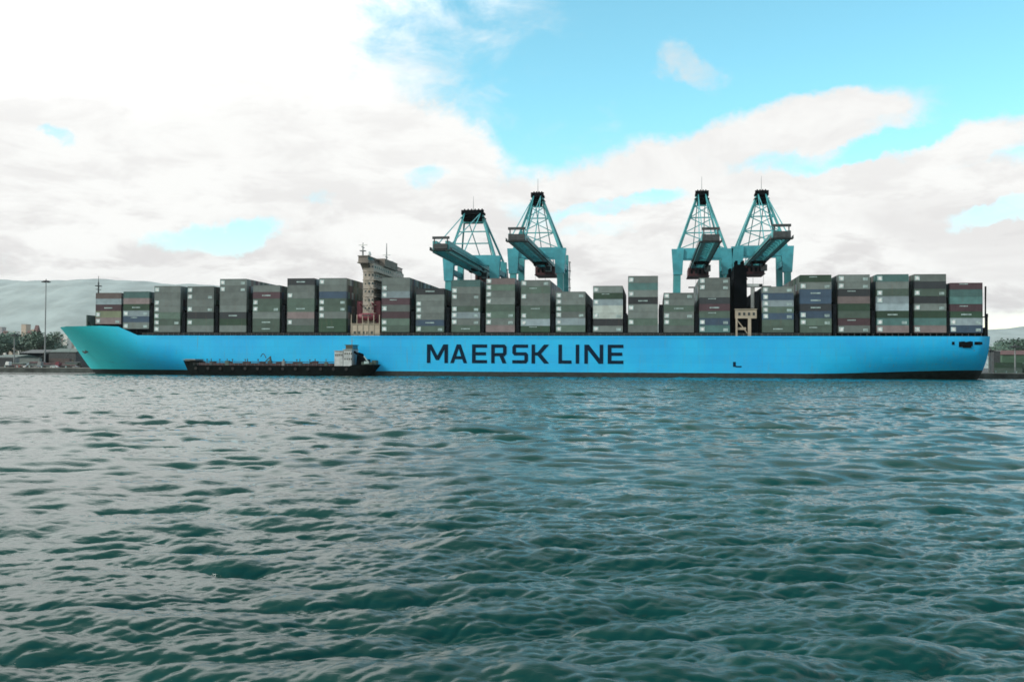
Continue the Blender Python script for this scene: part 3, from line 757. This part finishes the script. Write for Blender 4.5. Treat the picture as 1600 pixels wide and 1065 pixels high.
# mooring lines from the ship to the quay
for (px, z, dx) in ((112, ZF-1.5, -55), (118, ZF-1.5, -35), (1540, ZD-2, 45), (1544, ZD-2, 30)):
    a = Vector((P(px, YC) if px < 200 else P(px), YC+4, z)); b = Vector((a.x+dx, QY+1.5, QZ+0.6)); m = MB(); prev = a
    for i in range(1, 13):
        t = i/12; p_ = a.lerp(b, t); p_.z -= 3.0*math.sin(math.pi*t)*0.8; m.tube(prev, p_, 0.06, 0.06, 5); prev = p_
    o = m.build('mooring_line', M['cable']); side = 'bow' if px < 200 else 'stern'
    which = 'longer' if abs(dx) > 40 else 'shorter'
    tag(o, f'{which} mooring line from the ship\'s {side} to the quay', 'rope', 'mooring lines of the big ship')

# ------------------------------------------------------------------ quay cranes
def crane(pxc, apex_py, boomz_py, tip_px, label, wide=False, lean=0):
    YW, YL = QY+3.5, QY+33.5                      # water and land side rails
    cx = at(pxc, 450, YW).x
    r = empty('quay_crane', (cx, YW, QZ))
    tag(r, label, 'crane', 'blue harbour cranes working behind the ship')
    za = at(pxc, apex_py, YW).z-QZ; gz = at(pxc, boomz_py, YW).z-QZ       # apex, girder top
    hw = 12.2; G = 30.0; T = M['crane']; T2 = M['crane2']
    # legs
    for x in (-hw, hw):
        for y in (0, G):
            m = MB(); m.bar((x, y, 1.6), (x*(0.93 if y == 0 else 0.93), y, gz+1.0), 3.0, 3.0)
            m.box(x-2.6, x+2.6, y-0.7, y+0.7, 0.5, 1.9)
            for i in (-1.8, -0.6, 0.6, 1.8): m.tube((x+i, y-0.4, 0.42), (x+i, y+0.4, 0.42), 0.42, 0.42, 10)
            m.build('leg', T, r)
    m = MB()
    for y in (0, G):
        m.box(-hw, hw, y-0.9, y+0.9, 14, 16.2); m.box(-hw*0.95, hw*0.95, y-1.0, y+1.0, gz-(3.4 if y == 0 else 1.0), gz+1.6)
    for x in (-hw, hw): m.box(x-0.8, x+0.8, 1.2, G-1.2, 14.1, 16.1); m.bar((x*0.94, 1, gz-1), (x, G-1, 17), 1.0); m.box(x*0.94-1.0, x*0.94+1.0, 0, G, gz-7, gz-4.6)
    # deep side panels at the head of the portal
    for x in (-hw*0.94, hw*0.94): m.prism([(x-2.1, gz-11), (x+2.1, gz-11), (x+2.9, gz+1.2), (x-2.9, gz+1.2)], -1.8, 1.75)
    m.build('portal_frame', T2, r)
    # girder and boom, running out over the ship
    b0, b1 = -72.0, G+32.0; bz = gz-2.6
    m = MB()
    for s_ in (-1, 1):
        m.box(s_*2.7-0.85, s_*2.7+0.85, b0, b1, bz-(2.6 if wide else 1.6), bz+(2.4 if wide else 1.6))
    y = b0
    while y < b1:
        m.box(-2.0, 2.0, y, y+0.6, bz-0.4, bz+0.5); m.bar((-2, y+0.3, bz), (2, min(b1, y+7.8), bz), 0.3); y += 7.5
    bo = m.build('boom', T, r)
    m = MB()
    for s_ in (-1, 1):
        m.box(s_*4.1-0.4, s_*4.1+0.4, b0+1, b1-1, bz-1.2, bz-1.05)
        for z in (-0.1,): m.box(s_*4.6-0.04, s_*4.6+0.04, b0+1, b1-1, bz-0.2, bz-0.12)
        y = b0+1
        while y < b1: m.box(s_*4.6-0.04, s_*4.6+0.04, y, y+0.08, bz-1.05, bz-0.1); y += 3
    m.build('walkway', M['steel'], bo)
    hs_ = 0.7 if wide else 0.8
    m = MB(); m.box(-4.2*hs_, 4.2*hs_, b0-1.6, b0+1.6, bz-1.6*hs_, bz+1.5*hs_); m.box(-4.4, 4.4, b0-2.2, b0+2.2, bz-1.8, bz-1.6)
    m.box(-4.35, -4.25, b0-2.1, b0+2.1, bz-1.6, bz-0.4); m.box(4.25, 4.35, b0-2.1, b0+2.1, bz-1.6, bz-0.4); m.tube((-2.8, b0, bz+1.5), (-2.8, b0, bz+3.4), 0.25); m.tube((2.8, b0, bz+1.5), (2.8, b0, bz+3.4), 0.25)
    m.box(-3.6, 3.6, b0-0.6, b0+0.6, bz+3.2, bz+4.2)
    m.build('boom_head', M['steel'], bo)
    # A-frame
    aw = 4.4 if wide else 1.9; hb_ = za-3.5
    m = MB()
    for s_ in (-1, 1):
        m.bar((s_*hw*0.92, 0, gz+1.2), (s_*aw, 3.0, hb_), 1.15)
        m.bar((s_*hw*0.92, G, gz+1.2), (s_*aw, 4.0, hb_), 0.8)
    for t in (0.30, 0.58, 0.8):
        x = hw*0.92+(aw-hw*0.92)*t; z = gz+1.2+(hb_-gz-1.2)*t; m.bar((-x, 3*t, z), (x, 3*t, z), 0.55)
    if not wide:
        for t0, t1 in ((0.0, 0.30), (0.30, 0.58), (0.58, 0.8)):
            xx = lambda t: hw*0.92+(aw-hw*0.92)*t
            zz = lambda t: gz+1.2+(hb_-gz-1.2)*t
            m.bar((-xx(t0), 3*t0, zz(t0)), (xx(t1), 3*t1, zz(t1)), 0.4); m.bar((xx(t0), 3*t0, zz(t0)), (-xx(t1), 3*t1, zz(t1)), 0.4)
    m.build('a_frame', T, r)
    m = MB(); m.box(-aw-1.3, aw+1.3, 1.0, 6.0, hb_-0.4, hb_+0.6); m.box(-aw-1.6, aw+1.6, 0.6, 6.4, hb_-2.2, hb_-1.9)
    for x in np.linspace(-aw, aw, 4 if not wide else 6): m.tube((x-0.25, 3.5, hb_+1.4), (x+0.25, 3.5, hb_+1.4), 1.3, 1.3, 12)
    m.box(-aw-1.3, aw+1.3, 1.0, 1.1, hb_+0.6, hb_+1.8); m.box(-aw-0.2, aw+0.2, 2.2, 5, hb_-4.6, hb_-0.4)
    m.build('sheave_platform', M['black'], r)
    m = MB(); m.tube((0, 3.5, hb_+0.6), (0, 3.5, za+5.5), 0.14, 0.06, 6); m.build('lightning_rod', M['cable'], r)
    # stays: paired links from the apex to the boom and to the back of the girder
    for s_ in (-1, 1):
        for yy, wd in ((-66, 0.34), (-36, 0.38)):
            m = MB(); m.bar((s_*aw*0.9, 2, hb_+0.3), (s_*2.9, yy, bz+1.4), wd); m.build('forestay', M['crane'], r)
        m = MB(); m.bar((s_*aw*0.9, 5, hb_+0.3), (s_*2.9, b1-6, bz+1.4), 0.4); m.build('backstay', M['crane'], r)
    # machinery house and trolley hanging below the rear girder
    m = MB(); m.box(-5.2, 5.2, G+8, G+27, bz-5.4, bz-1.3); m.box(-5.6, 5.6, G+7.6, G+27.4, bz-5.7, bz-5.4)
    mh = m.build('machinery_house', M['maroon'], r)
    m = MB()
    for i in range(4): m.box(-4+i*2.2, -3.0+i*2.2, G+7.9, G+8.0, bz-4.4, bz-2.4)
    m.build('louvre', M['black'], mh)
    yt = 12+lean
    m = MB(); m.box(-3.6, 3.6, yt-4, yt+4, bz-2.2, bz-1.3)
    for x in (-2.8, 2.8): m.box(x-0.3, x+0.3, yt-3.5, yt+3.5, bz-3.2, bz-2.2)
    m.build('trolley', M['black'], r)
    m = MB(); m.box(2.0, 4.8, yt+4.4, yt+7.4, bz-5.4, bz-2.4); cb = m.build('operator_cab', M['grey'], r); MB().box(2.1, 4.7, yt+4.34, yt+4.45, bz-5.0, bz-3.0).build('window', M['glass'], cb)
    # hoist ropes and spreader over the quay
    sz = max(20, bz-14); m = MB()
    for x in (-2.5, 2.5):
        for y in (yt-1, yt+1): m.tube((x, y, bz-3), (x, y, sz+0.5), 0.04, 0.04, 5)
    m.box(-6.1, 6.1, yt-1.2, yt+1.2, sz, sz+0.5); m.box(-2, 2, yt-1, yt+1, sz+0.5, sz+1.5); m.build('spreader', M['steel'], r)
    # stair tower on one leg
    m = MB()
    for i in range(12):
        z = 3+i*(gz-6)/12; zz = 3+(i+1)*(gz-6)/12; a, b_ = (G-3, G-6) if i % 2 else (G-6, G-3)
        m.bar((hw+1.8, a, z), (hw+1.8, b_, zz), 0.5, 0.15); m.box(hw+1.3, hw+2.3, G-7, G-2, zz-0.06, zz)
    m.build('stair_tower', M['grey'], r)
    return r
crane(737, 322, 404, 680, 'wide-headed teal crane, leftmost of the four behind the ship, its boom low', wide=True)
crane(838.5, 294.5, 392, 815, 'tall teal crane second from left with its narrow black head', lean=4)
crane(1097, 291.5, 393, 1112, 'tall teal crane third from left, just left of the ship\'s funnel', lean=-3)
crane(1191, 291, 389, 1228, 'tall teal crane rightmost of the four, directly behind the black funnel', lean=6)

# ------------------------------------------------------------------ bunker barge alongside
def barge():
    Ya, Yb = 396.5, 408.0; Ym = (Ya+Yb)/2; hb = (Yb-Ya)/2
    x0, x1 = at(278, 580, Ya).x, at(585, 580, Ya).x; L = x1-x0
    r = empty('bunker_barge', (x0, Ym, 0)); tag(r, 'low black bunker tanker lying alongside the blue hull, white deckhouse aft', 'barge')
    zk = at(430, 571, Ya).z; zk = max(2.6, zk); zf = at(295, 563, Ya).z
    V = []; F = []; lev = [-1.5, 0, 0.8, 1.8, 1e9]; n = 40
    for i in range(n+1):
        t = i/n; x = L*t
        zd = zk+max(0, zf-zk)*max(0, 1-max(0, (x-7.0))/1.0 if x > 7 else 1)
        if x > L-9: zd = zk+0.6
        for s_ in (-1, 1):
            for z in lev:
                zz = zd if z > 1e8 else z; u = max(0, zz)/zd
                b = hb*min(1, (max(0, x)/9.0+0.03))**0.5
                if x > L-8: b *= 1-0.30*((x-(L-8))/8)**2
                V.append((x-(1-u)*0+((1-u)*3.0*(1-t*8) if t < 0.125 else (-(1-u)*4.0*(t-0.92)/0.08 if t > 0.92 else 0)), s_*b, zz))
    m_ = len(lev); idx = lambda c, s_, l: c*2*m_+s_*m_+l
    for c in range(n):
        for l in range(m_-1):
            F.append((idx(c,0,l), idx(c+1,0,l), idx(c+1,0,l+1), idx(c,0,l+1))); F.append((idx(c+1,1,l), idx(c,1,l), idx(c,1,l+1), idx(c+1,1,l+1)))
        F.append((idx(c,0,m_-1), idx(c+1,0,m_-1), idx(c+1,1,m_-1), idx(c,1,m_-1)))
    for c in (0, n):
        for l in range(m_-1): F.append((idx(c,0,l), idx(c,1,l), idx(c,1,l+1), idx(c,0,l+1)))
    me = bpy.data.meshes.new('hull'); me.from_pydata(V, [], F); bm = bmesh.new(); bm.from_mesh(me); bmesh.ops.recalc_face_normals(bm, faces=bm.faces); bm.to_mesh(me); bm.free()
    me.materials.append(M['bargehull']); link('hull', me, r)
    X = lambda px: at(px-3, 575, Ya).x-x0
    Z = lambda py, px=500: at(px, py, Ya).z
    m = MB(); m.box(8.5, X(520), -hb+1.6, hb-1.6, zk, zk+1.1); 
    for i in range(7): xx = 12+i*(X(515)-14)/7; m.box(xx, xx+2.0, -1.2, 1.2, zk+1.1, zk+1.7)
    m.build('tank_trunk', M['bargered'], r)
    m = MB()
    for y in (-3.2, -2.4, -1.6, 2.2): m.tube((10, y, zk+1.6), (X(518), y, zk+1.6), 0.16, 0.16, 6)
    for i in range(9): xx = 12+i*(X(512)-14)/9; m.tube((xx, -3.6, zk+0.2), (xx, -3.6, zk+2.4), 0.14, 0.14, 6); m.box(xx-0.25, xx+0.25, -3.85, -3.35, zk+2.3, zk+2.7)
    m.build('pipework', M['steel'], r)
    m = MB(); xx = 7
    while xx < X(522): m.box(xx, xx+0.05, -hb+0.1, -hb+0.15, zk, zk+1.05); xx += 1.8
    for z in (0.5, 1.05): m.box(7, X(522), -hb+0.1, -hb+0.14, zk+z-0.03, zk+z)
    m.build('deck_rail', M['grey'], r)
    m = MB(); m.box(X(289), X(304), -hb+1.6, hb-1.6, zf-0.2, Z(560.5, 297)); m.box(X(286), X(306), -hb+1.3, hb-1.3, Z(562, 297), Z(561.2, 297)); m.build('forecastle_house', M['grey'], r)
    m = MB(); m.tube((X(417), 0, zk+1), (X(417), 0, Z(556, 417)), 0.55, 0.35); m.bar((X(417), 0, Z(557, 417)), (X(411), -1, Z(564, 417)), 0.4); m.box(X(414), X(419), -1, 1, zk+1.1, Z(563, 417)); m.build('hose_crane', M['grime'], r)
    m = MB(); m.box(X(524), X(537), -hb+1.2, hb-1.2, zk, Z(548)); m.box(X(523), X(538), -hb+0.9, hb-0.9, Z(548), Z(547.4)); dh = m.build('deckhouse', M['cabin'], r)
    for i in range(4): MB().box(X(525.5)+i*0.85, X(525.5)+0.45+i*0.85, -hb+1.15, -hb+1.3, Z(556), Z(552.5)).build('window', M['glass'], dh)
    m = MB(); m.box(X(538.2), X(551), -hb+1.0, hb-1.0, zk, Z(546)); m.box(X(537), X(552), -hb+0.6, hb-0.6, Z(546.0), Z(545.3)); d2 = m.build('accommodation', M['cabin'], r)
    for row in (562, 553.5):
        for i in range(4): MB().box(X(540)+i*0.9, X(540)+0.45+i*0.9, -hb+0.95, -hb+1.1, Z(row), Z(row-3)).build('window', M['glass'], d2)
    m = MB(); m.box(X(540), X(551.5), -hb+2, hb-2, Z(545.3), Z(544)); m.box(X(539), X(552.5), -hb+1.6, hb-1.6, Z(539), Z(538)); wh = m.build('wheelhouse', M['grime'], r)
    MB().box(X(540.3), X(551.2), -hb+2.1, hb-2.1, Z(544), Z(539)).build('window', M['glass'], wh)
    m = MB(); m.tube((X(546), 0, Z(538)), (X(546), 0, Z(527)), 0.18, 0.08); m.bar((X(543), 0, Z(532)), (X(549), 0, Z(532)), 0.12); m.build('mast', M['grey'], r)
    m = MB(); m.prism([(X(554.5), zk), (X(565), zk), (X(563), Z(552)), (X(556), Z(550))], -1.6, 1.6); m.build('funnel', M['black'], r)
    m = MB(); m.bar((X(553), -3, Z(549)), (X(573), -3.4, zk+2.4), 0.9); m.bar((X(566), -3, zk), (X(566), -3, Z(558)), 0.6); m.box(X(566), X(577), -3.9, -1.5, zk, zk+2.8); m.build('provision_crane', M['black'], r)
    m = MB(); m.bar((X(570), -4.4, Z(556)), (X(577), -4.4, Z(565.5)), 0.35); m.box(X(571), X(578), -5.0, -3.9, zk+1.0, zk+2.0); m.build('rescue_boat', M['pale'], r)
    MB().box(X(566), L-1.5, -hb+1.3, -hb+1.4, zk+0.6, zk+1.7).build('stern_bulwark', M['grime'], r); MB().box(X(580), X(586), -2, 2, zk+0.6, zk+2.4).build('stern_winch', M['grime'], r)
    for i in range(13):
        xx = 8+i*(L-20)/12; MB().tube((xx, -hb-0.32, zk-1.3), (xx, -hb+0.05, zk-1.3), 0.62, 0.62, 12).build('tyre', M['rubber'], r)
    m = MB(); prv = None
    for i in range(25):
        t = i/24; p_ = (X(417)-1.5-t*5, -1+t*6.5, zk+3.2+1.8*math.sin(t*2.8)); 
        if prv: m.tube(prv, p_, 0.17, 0.17, 6)
        prv = p_
    m.build('hose', M['rubber'], r)
    for i, (px_, c_) in enumerate(((328, 'steel'), (352, 'grime'), (383, 'bargered'), (441, 'grey'), (466, 'steel'), (489, 'bargered'), (508, 'grime'))):
        m = MB(); w_ = 1.2+0.5*(i % 3); m.box(X(px_), X(px_)+w_, -4.3, -2.9, zk+0.02, zk+1.5+0.5*(i % 2)); m.tube((X(px_)+w_/2, -4.0, zk+1.5), (X(px_)+w_/2, -4.0, zk+2.9), 0.18, 0.18, 6)
        m.build('deck_locker', M[c_], r)
    for i in range(6):
        xx = 10+i*(L-24)/5
        m = MB().tube((xx-1.6, 0, 0), (xx+1.6, 0, 0), 0.75, 0.75, 12); f_ = m.build('fender', M['rubber'])
        f_.location = (x0, Yb+0.85, 1.2); tag(f_, f'black rubber fender between barge and ship, {nth(i+1)} from the barge\'s bow', 'fender', 'fenders between barge and ship')
barge()

# ------------------------------------------------------------------ port background, left and right of the ship
def tree_mesh(seed, h=9.0):
    rnd = random.Random(seed); t = MB(); t.tube((0, 0, 0), (0.15, 0, h*0.45), 0.28, 0.17, 7)
    limbs = []
    for i in range(6):
        a = rnd.uniform(0, 6.28); z = h*rnd.uniform(0.28, 0.45); e = (math.cos(a)*h*0.24, math.sin(a)*h*0.24, z+h*rnd.uniform(.15, .3)); t.tube((0.1, 0, z), e, 0.11, 0.04, 5); limbs.append(e)
    c = MB(); cl = [(rnd.gauss(0, h*.17), rnd.gauss(0, h*.17), h*rnd.uniform(.45, .88), h*rnd.uniform(.11, .2)) for _ in range(15)]+[(x, y, z, h*.13) for x, y, z in limbs]
    for (x, y, z, r_) in cl:
        for _ in range(70):
            d = Vector((rnd.gauss(0, 1), rnd.gauss(0, 1), rnd.gauss(0, .8))).normalized()*r_*rnd.uniform(.55, 1.05); p_ = Vector((x, y, z))+d
            u = Vector((rnd.uniform(-1, 1), rnd.uniform(-1, 1), rnd.uniform(-1, 1))).normalized(); v = u.orthogonal().normalized(); s_ = h*rnd.uniform(.015, .034); n = len(c.v)
            c.v += [tuple(p_+u*s_), tuple(p_+v*s_), tuple(p_-u*s_), tuple(p_-v*s_)]; c.f.append((n, n+1, n+2, n+3)); c.mi.append(0)
    return t.mesh('trunk', [M['bark']]), c.mesh('crown', [M['leaf']])
TREES = [tree_mesh(s_) for s_ in (1, 2, 3)]
def tree(px, py_top, Y, i, label, group):
    x = at(px, 560, Y).x; h = (at(px, py_top, Y).z-QZ)
    tm, cmh = TREES[i % 3]; r = empty('tree', (x, Y, QZ-0.3)); r.scale = (h/9*1.15, h/9*1.15, h/9); r.rotation_euler.z = i*1.3
    tag(r, label, 'tree', group); link('trunk', tm, r); link('crown', cmh, r)
side_words = ['leftmost', 'second from left', 'third from left', 'fourth from left', 'fifth from left', 'sixth from left', 'seventh from left', 'eighth from left', 'ninth from left', 'tenth from left']
for i, (px, py) in enumerate([(2, 519), (11, 516), (21, 518), (53, 520), (62, 515), (72, 519), (90, 527)]):
    tree(px, py, 820+(17*i) % 60, i, f'green shore tree left of the bow, {side_words[i]} in its row', 'trees on shore left of the bow')
for i, (px, py) in enumerate([(1556, 532), (1572, 528), (1586, 530), (1600, 526)]):
    tree(px, py, 640+i*11, i+1, f'green tree behind the shed off the stern, {side_words[i]} of four', 'trees behind the stern shed')

def bld(name, px0, px1, py_top, Y, depth, wall, roof, label, cat, group=None, gable=True, nwin=4, storeys=1):
    x0, x1 = at(px0, 570, Y).x, at(px1, 570, Y).x; h = at((px0+px1)/2, py_top, Y).z-QZ; w = x1-x0
    r = empty(name, (x0, Y, QZ-0.24)); tag(r, label, cat, group); he = h*0.8 if gable else h
    wo = MB().box(0, w, 0, depth, 0, he).build('wall', wall, r)
    if gable:
        m = MB(); n = len(m.v); m.v += [(-.4, -.4, he), (w+.4, -.4, he), (w+.4, depth+.4, he), (-.4, depth+.4, he), (-.4, depth/2, h), (w+.4, depth/2, h)]
        for f_ in [(0, 1, 5, 4), (2, 3, 4, 5), (0, 4, 3), (1, 2, 5), (0, 3, 2, 1)]: m.f.append(tuple(n+i for i in f_)); m.mi.append(0)
        m.build('roof', roof, r)
    else: MB().box(-.3, w+.3, -.3, depth+.3, he, he+0.5).build('roof', roof, r)
    for s_ in range(storeys):
        for i in range(nwin):
            wx = w*(i+0.3)/nwin; z = he*(s_+0.35)/storeys; MB().box(wx, wx+w*0.4/nwin, -0.06, 0.05, z, z+min(1.6, he*0.4/storeys)).build('window', M['glass'], r)
    return r
bld('warehouse', -12, 24, 553, 535, 24, M['grey'], M['grime'], 'grey gabled warehouse at the left edge of the quay', 'warehouse')
bld('warehouse', 30, 66, 545, 560, 26, M['black'], M['steel'], 'black shed with a low roof just left of the lamp mast', 'warehouse')
bld('warehouse', 76, 118, 543, 550, 22, M['steel'], M['grime'], 'dark shed with a grey green roof partly hidden by the bow', 'warehouse')
bld('warehouse', 1566, 1640, 546, 560, 22, M['shedgreen'], M['roofred'], 'green shed with a maroon roof at the right edge beyond the stern', 'warehouse')
bld('gatehouse', 1553, 1563, 548, 540, 8, M['steel'], M['grey'], 'small dark hut on the quay just off the stern', 'hut', gable=False, nwin=2)

# stacked boxes and trucks on the quay to the left and right
def quay_box(px, Y, lvl, c, label, group):
    x = at(px, 570, Y).x; o = link('shipping_container', cmesh(c, 2.591), None, (x, Y, QZ+lvl*2.6+0.02)); tag(o, label, 'container', group)
gl = 'containers standing on the quay left of the bow'
for i, (px, lvl, c) in enumerate([(30, 0, 'l'), (30, 1, 'g'), (76, 0, 'p'), (76, 1, 'h'), (-12, 0, 'd'), (-12, 1, 'd'), (96, 0, 'm'), (52, 0, 'w')]):
    quay_box(px, 508, lvl, c, f'{CC[c][0]} container on the quay left of the bow, {"upper" if lvl else "lower"}'+(' and nearest the ship' if px == 96 else ''), gl)
gr = 'containers standing on the quay off the stern'
for i, (px, lvl, c) in enumerate([(1556, 0, 'G'), (1556, 1, 'n'), (1600, 0, 'n'), (1600, 1, 'G')]):
    quay_box(px, 512, lvl, c, f'{CC[c][0]} container on the quay off the stern, {"upper" if lvl else "lower"} of the {"left" if px < 1580 else "right"} pair', gr)
def truck(px, Y, cabm, label):
    x = at(px, 570, Y).x; r = empty('lorry', (x, Y, QZ)); tag(r, label, 'lorry', 'lorries parked on the quay')
    MB().prism([(0, 0.8), (2.1, 0.8), (2.1, 3.3), (0.5, 3.3), (0, 2.2)], 0, 2.4).build('cab', cabm, r)
    MB().box(-0.02, 0.3, 0.2, 2.2, 2.25, 3.0).build('windscreen', M['glass'], r)
    MB().box(2.3, 15, 0.5, 1.9, 1.0, 1.35).build('trailer', M['steel'], r)
    for xx in (0.9, 3.2, 11.2, 12.5, 13.8): 
        w = MB(); w.tube((xx, 0.0, 0.5), (xx, 0.45, 0.5), 0.5, 0.5, 12); w.tube((xx, 1.95, 0.5), (xx, 2.4, 0.5), 0.5, 0.5, 12); w.build('wheel', M['rubber'], r)
truck(8, 486, M['white'], 'lorry with a white cab at the far left of the quay')
truck(58, 488, M['grey'], 'lorry with a grey cab and empty trailer below the lamp mast')
truck(86, 486, M['orange'], 'lorry with a red cab close to the ship\'s bow')

CARM = {n_: mat('car_paint_'+n_, c_, 0.35, 0.05) for n_, c_ in (('white', (0.6, 0.6, 0.6)), ('black', (0.01, 0.01, 0.012)), ('grey', (0.18, 0.19, 0.2)), ('red', (0.22, 0.03, 0.03)))}
def car(px, Y, c, label):
    x = at(px, 570, Y).x; r = empty('parked_car', (x, Y, QZ)); tag(r, label, 'car', 'cars parked on the quay left of the bow')
    MB().prism([(0, 0.35), (4.3, 0.35), (4.35, 0.85), (3.4, 0.95), (2.9, 1.42), (1.2, 1.45), (0.5, 0.98), (0, 0.9)], 0, 1.75).build('body', CARM[c], r)
    MB().prism([(0.75, 0.97), (3.25, 0.97), (2.82, 1.36), (1.25, 1.38)], -0.01, 1.76).build('window', M['glass'], r)
    for xx in (0.85, 3.4):
        for yy in (-0.03, 1.55): MB().tube((xx, yy, 0.33), (xx, yy+0.23, 0.33), 0.33, 0.33, 12).build('wheel', M['rubber'], r)
for i, (px, c) in enumerate([(2, 'black'), (24, 'red'), (31, 'white'), (40, 'black'), (49, 'grey'), (78, 'white'), (101, 'black'), (109, 'grey')]):
    car(px, 481.5, c, f'{c} car parked at the quay edge left of the bow, {side_words[i]} of eight')
def stack(px, Y, i, label):
    x = at(px, 570, Y).x; rr_ = random.Random(i); r = empty('pipe_stack', (x, Y, QZ)); tag(r, label, 'pipe stack', 'stacks of dark pipes on the quay left of the bow')
    for row in range(3+i % 2):
        for k_ in range(5-row): MB().tube((0, k_*0.95+row*0.47, 0.47+row*0.82), (7+rr_.uniform(0, 2), k_*0.95+row*0.47, 0.47+row*0.82), 0.46, 0.46, 10).build('pipe', M[('steel', 'maroon', 'grime')[(i+row) % 3]], r)
for i, px in enumerate((14, 44, 66, 100)):
    stack(px, 494, i, f'stack of dark pipes on the quay left of the bow, {side_words[i]} of four')
def lamp_mast(px, top, Y, label):
    x = at(px, 560, Y).x; z1 = at(px, top, Y).z-QZ; r = empty('lamp_mast', (x, Y, QZ)); tag(r, label, 'lamp mast', 'high lamp masts on the quay')
    MB().tube((0, 0, 0), (0, 0, z1), 0.42, 0.20, 10).build('pole', M['grey'], r)
    m = MB(); m.tube((0, 0, z1-0.9), (0, 0, z1-0.5), 1.5, 1.5, 12); m.tube((0, 0, z1-0.5), (0, 0, z1+0.5), 0.35, 0.1)
    hd = m.build('lamp_ring', M['steel'], r)
    for i in range(8):
        a = i*math.pi/4; MB().box(math.cos(a)*1.8-0.4, math.cos(a)*1.8+0.4, math.sin(a)*1.8-0.4, math.sin(a)*1.8+0.4, z1-1.4, z1-0.9).build('floodlight', M['steel'], hd)
lamp_mast(70, 437, 496, 'tall thin lamp mast standing left of the bow against the ridge')
lamp_mast(22, 521, 500, 'shorter of the lamp masts left of the bow, near the frame edge')
lamp_mast(1586, 538, 486, 'short pale mast on the quay right of the stern')
lamp_mast(1548, 545, 482, 'short pale mast close behind the stern')

# bollards along the coping
bm_ = MB(); bm_.tube((0, 0, 0), (0, 0, 0.6), 0.28, 0.22, 10); bm_.tube((0, 0, 0.6), (0, 0, 0.85), 0.45, 0.45, 10); BOL = bm_.mesh('bollard', [M['pale']])
for i, px in enumerate([8, 27, 46, 65, 84, 103, 1556, 1572, 1588]):
    x = at(px, 570, QY+0.5).x; o = link('bollard', BOL, None, (x, QY+0.5, QZ+0.32))
    tag(o, (f'pale quay bollard left of the bow, {side_words[i]}' if i < 6 else f'pale quay bollard off the stern, {side_words[i-6]}'), 'bollard', 'bollards along the quay edge')

# town at the foot of the ridge
rnd = random.Random(5)
twall = [mat('town_wall_'+n_, c_, 0.8, 0.08) for n_, c_ in (('white', (0.62, 0.62, 0.58)), ('buff', (0.45, 0.38, 0.30)), ('grey', (0.32, 0.32, 0.32)))]
for i in range(18):
    px = -6+i*6.5+rnd.uniform(-1.5, 1.5); Y = 2000+rnd.uniform(0, 700); pt = 530-rnd.uniform(0, 16)*(1 if i % 3 else 1.5); wd = rnd.uniform(4, 8)
    wn = rnd.randrange(3)
    bld('town_building', px, px+wd, pt, Y, 18, twall[wn], M['roofred'] if i % 2 else M['concrete'],
        f'{("white", "buff", "grey")[wn]} building in the far town left of the bow, {nth(i+1)} from the left', 'building', 'buildings of the far town', gable=bool(i % 2), nwin=4, storeys=3)

# ------------------------------------------------------------------ haze over the bay
hz = MB().box(-9500, 9500, -600, 9600, -8, 560)
hm = bpy.data.materials.new('haze'); hm.use_nodes = True; k = NT(hm.node_tree); k.n.remove(k.n['Principled BSDF'])
pv = k.new('ShaderNodeVolumePrincipled'); pv.inputs['Color'].default_value = (0.86, 0.93, 0.95, 1); pv.inputs['Density'].default_value = 0.000018; pv.inputs['Anisotropy'].default_value = 0.2
k.l.new(pv.outputs[0], k.n['Material Output'].inputs['Volume'])
tag(hz.build('haze', hm), 'thin pale haze over the bay', kind='stuff')
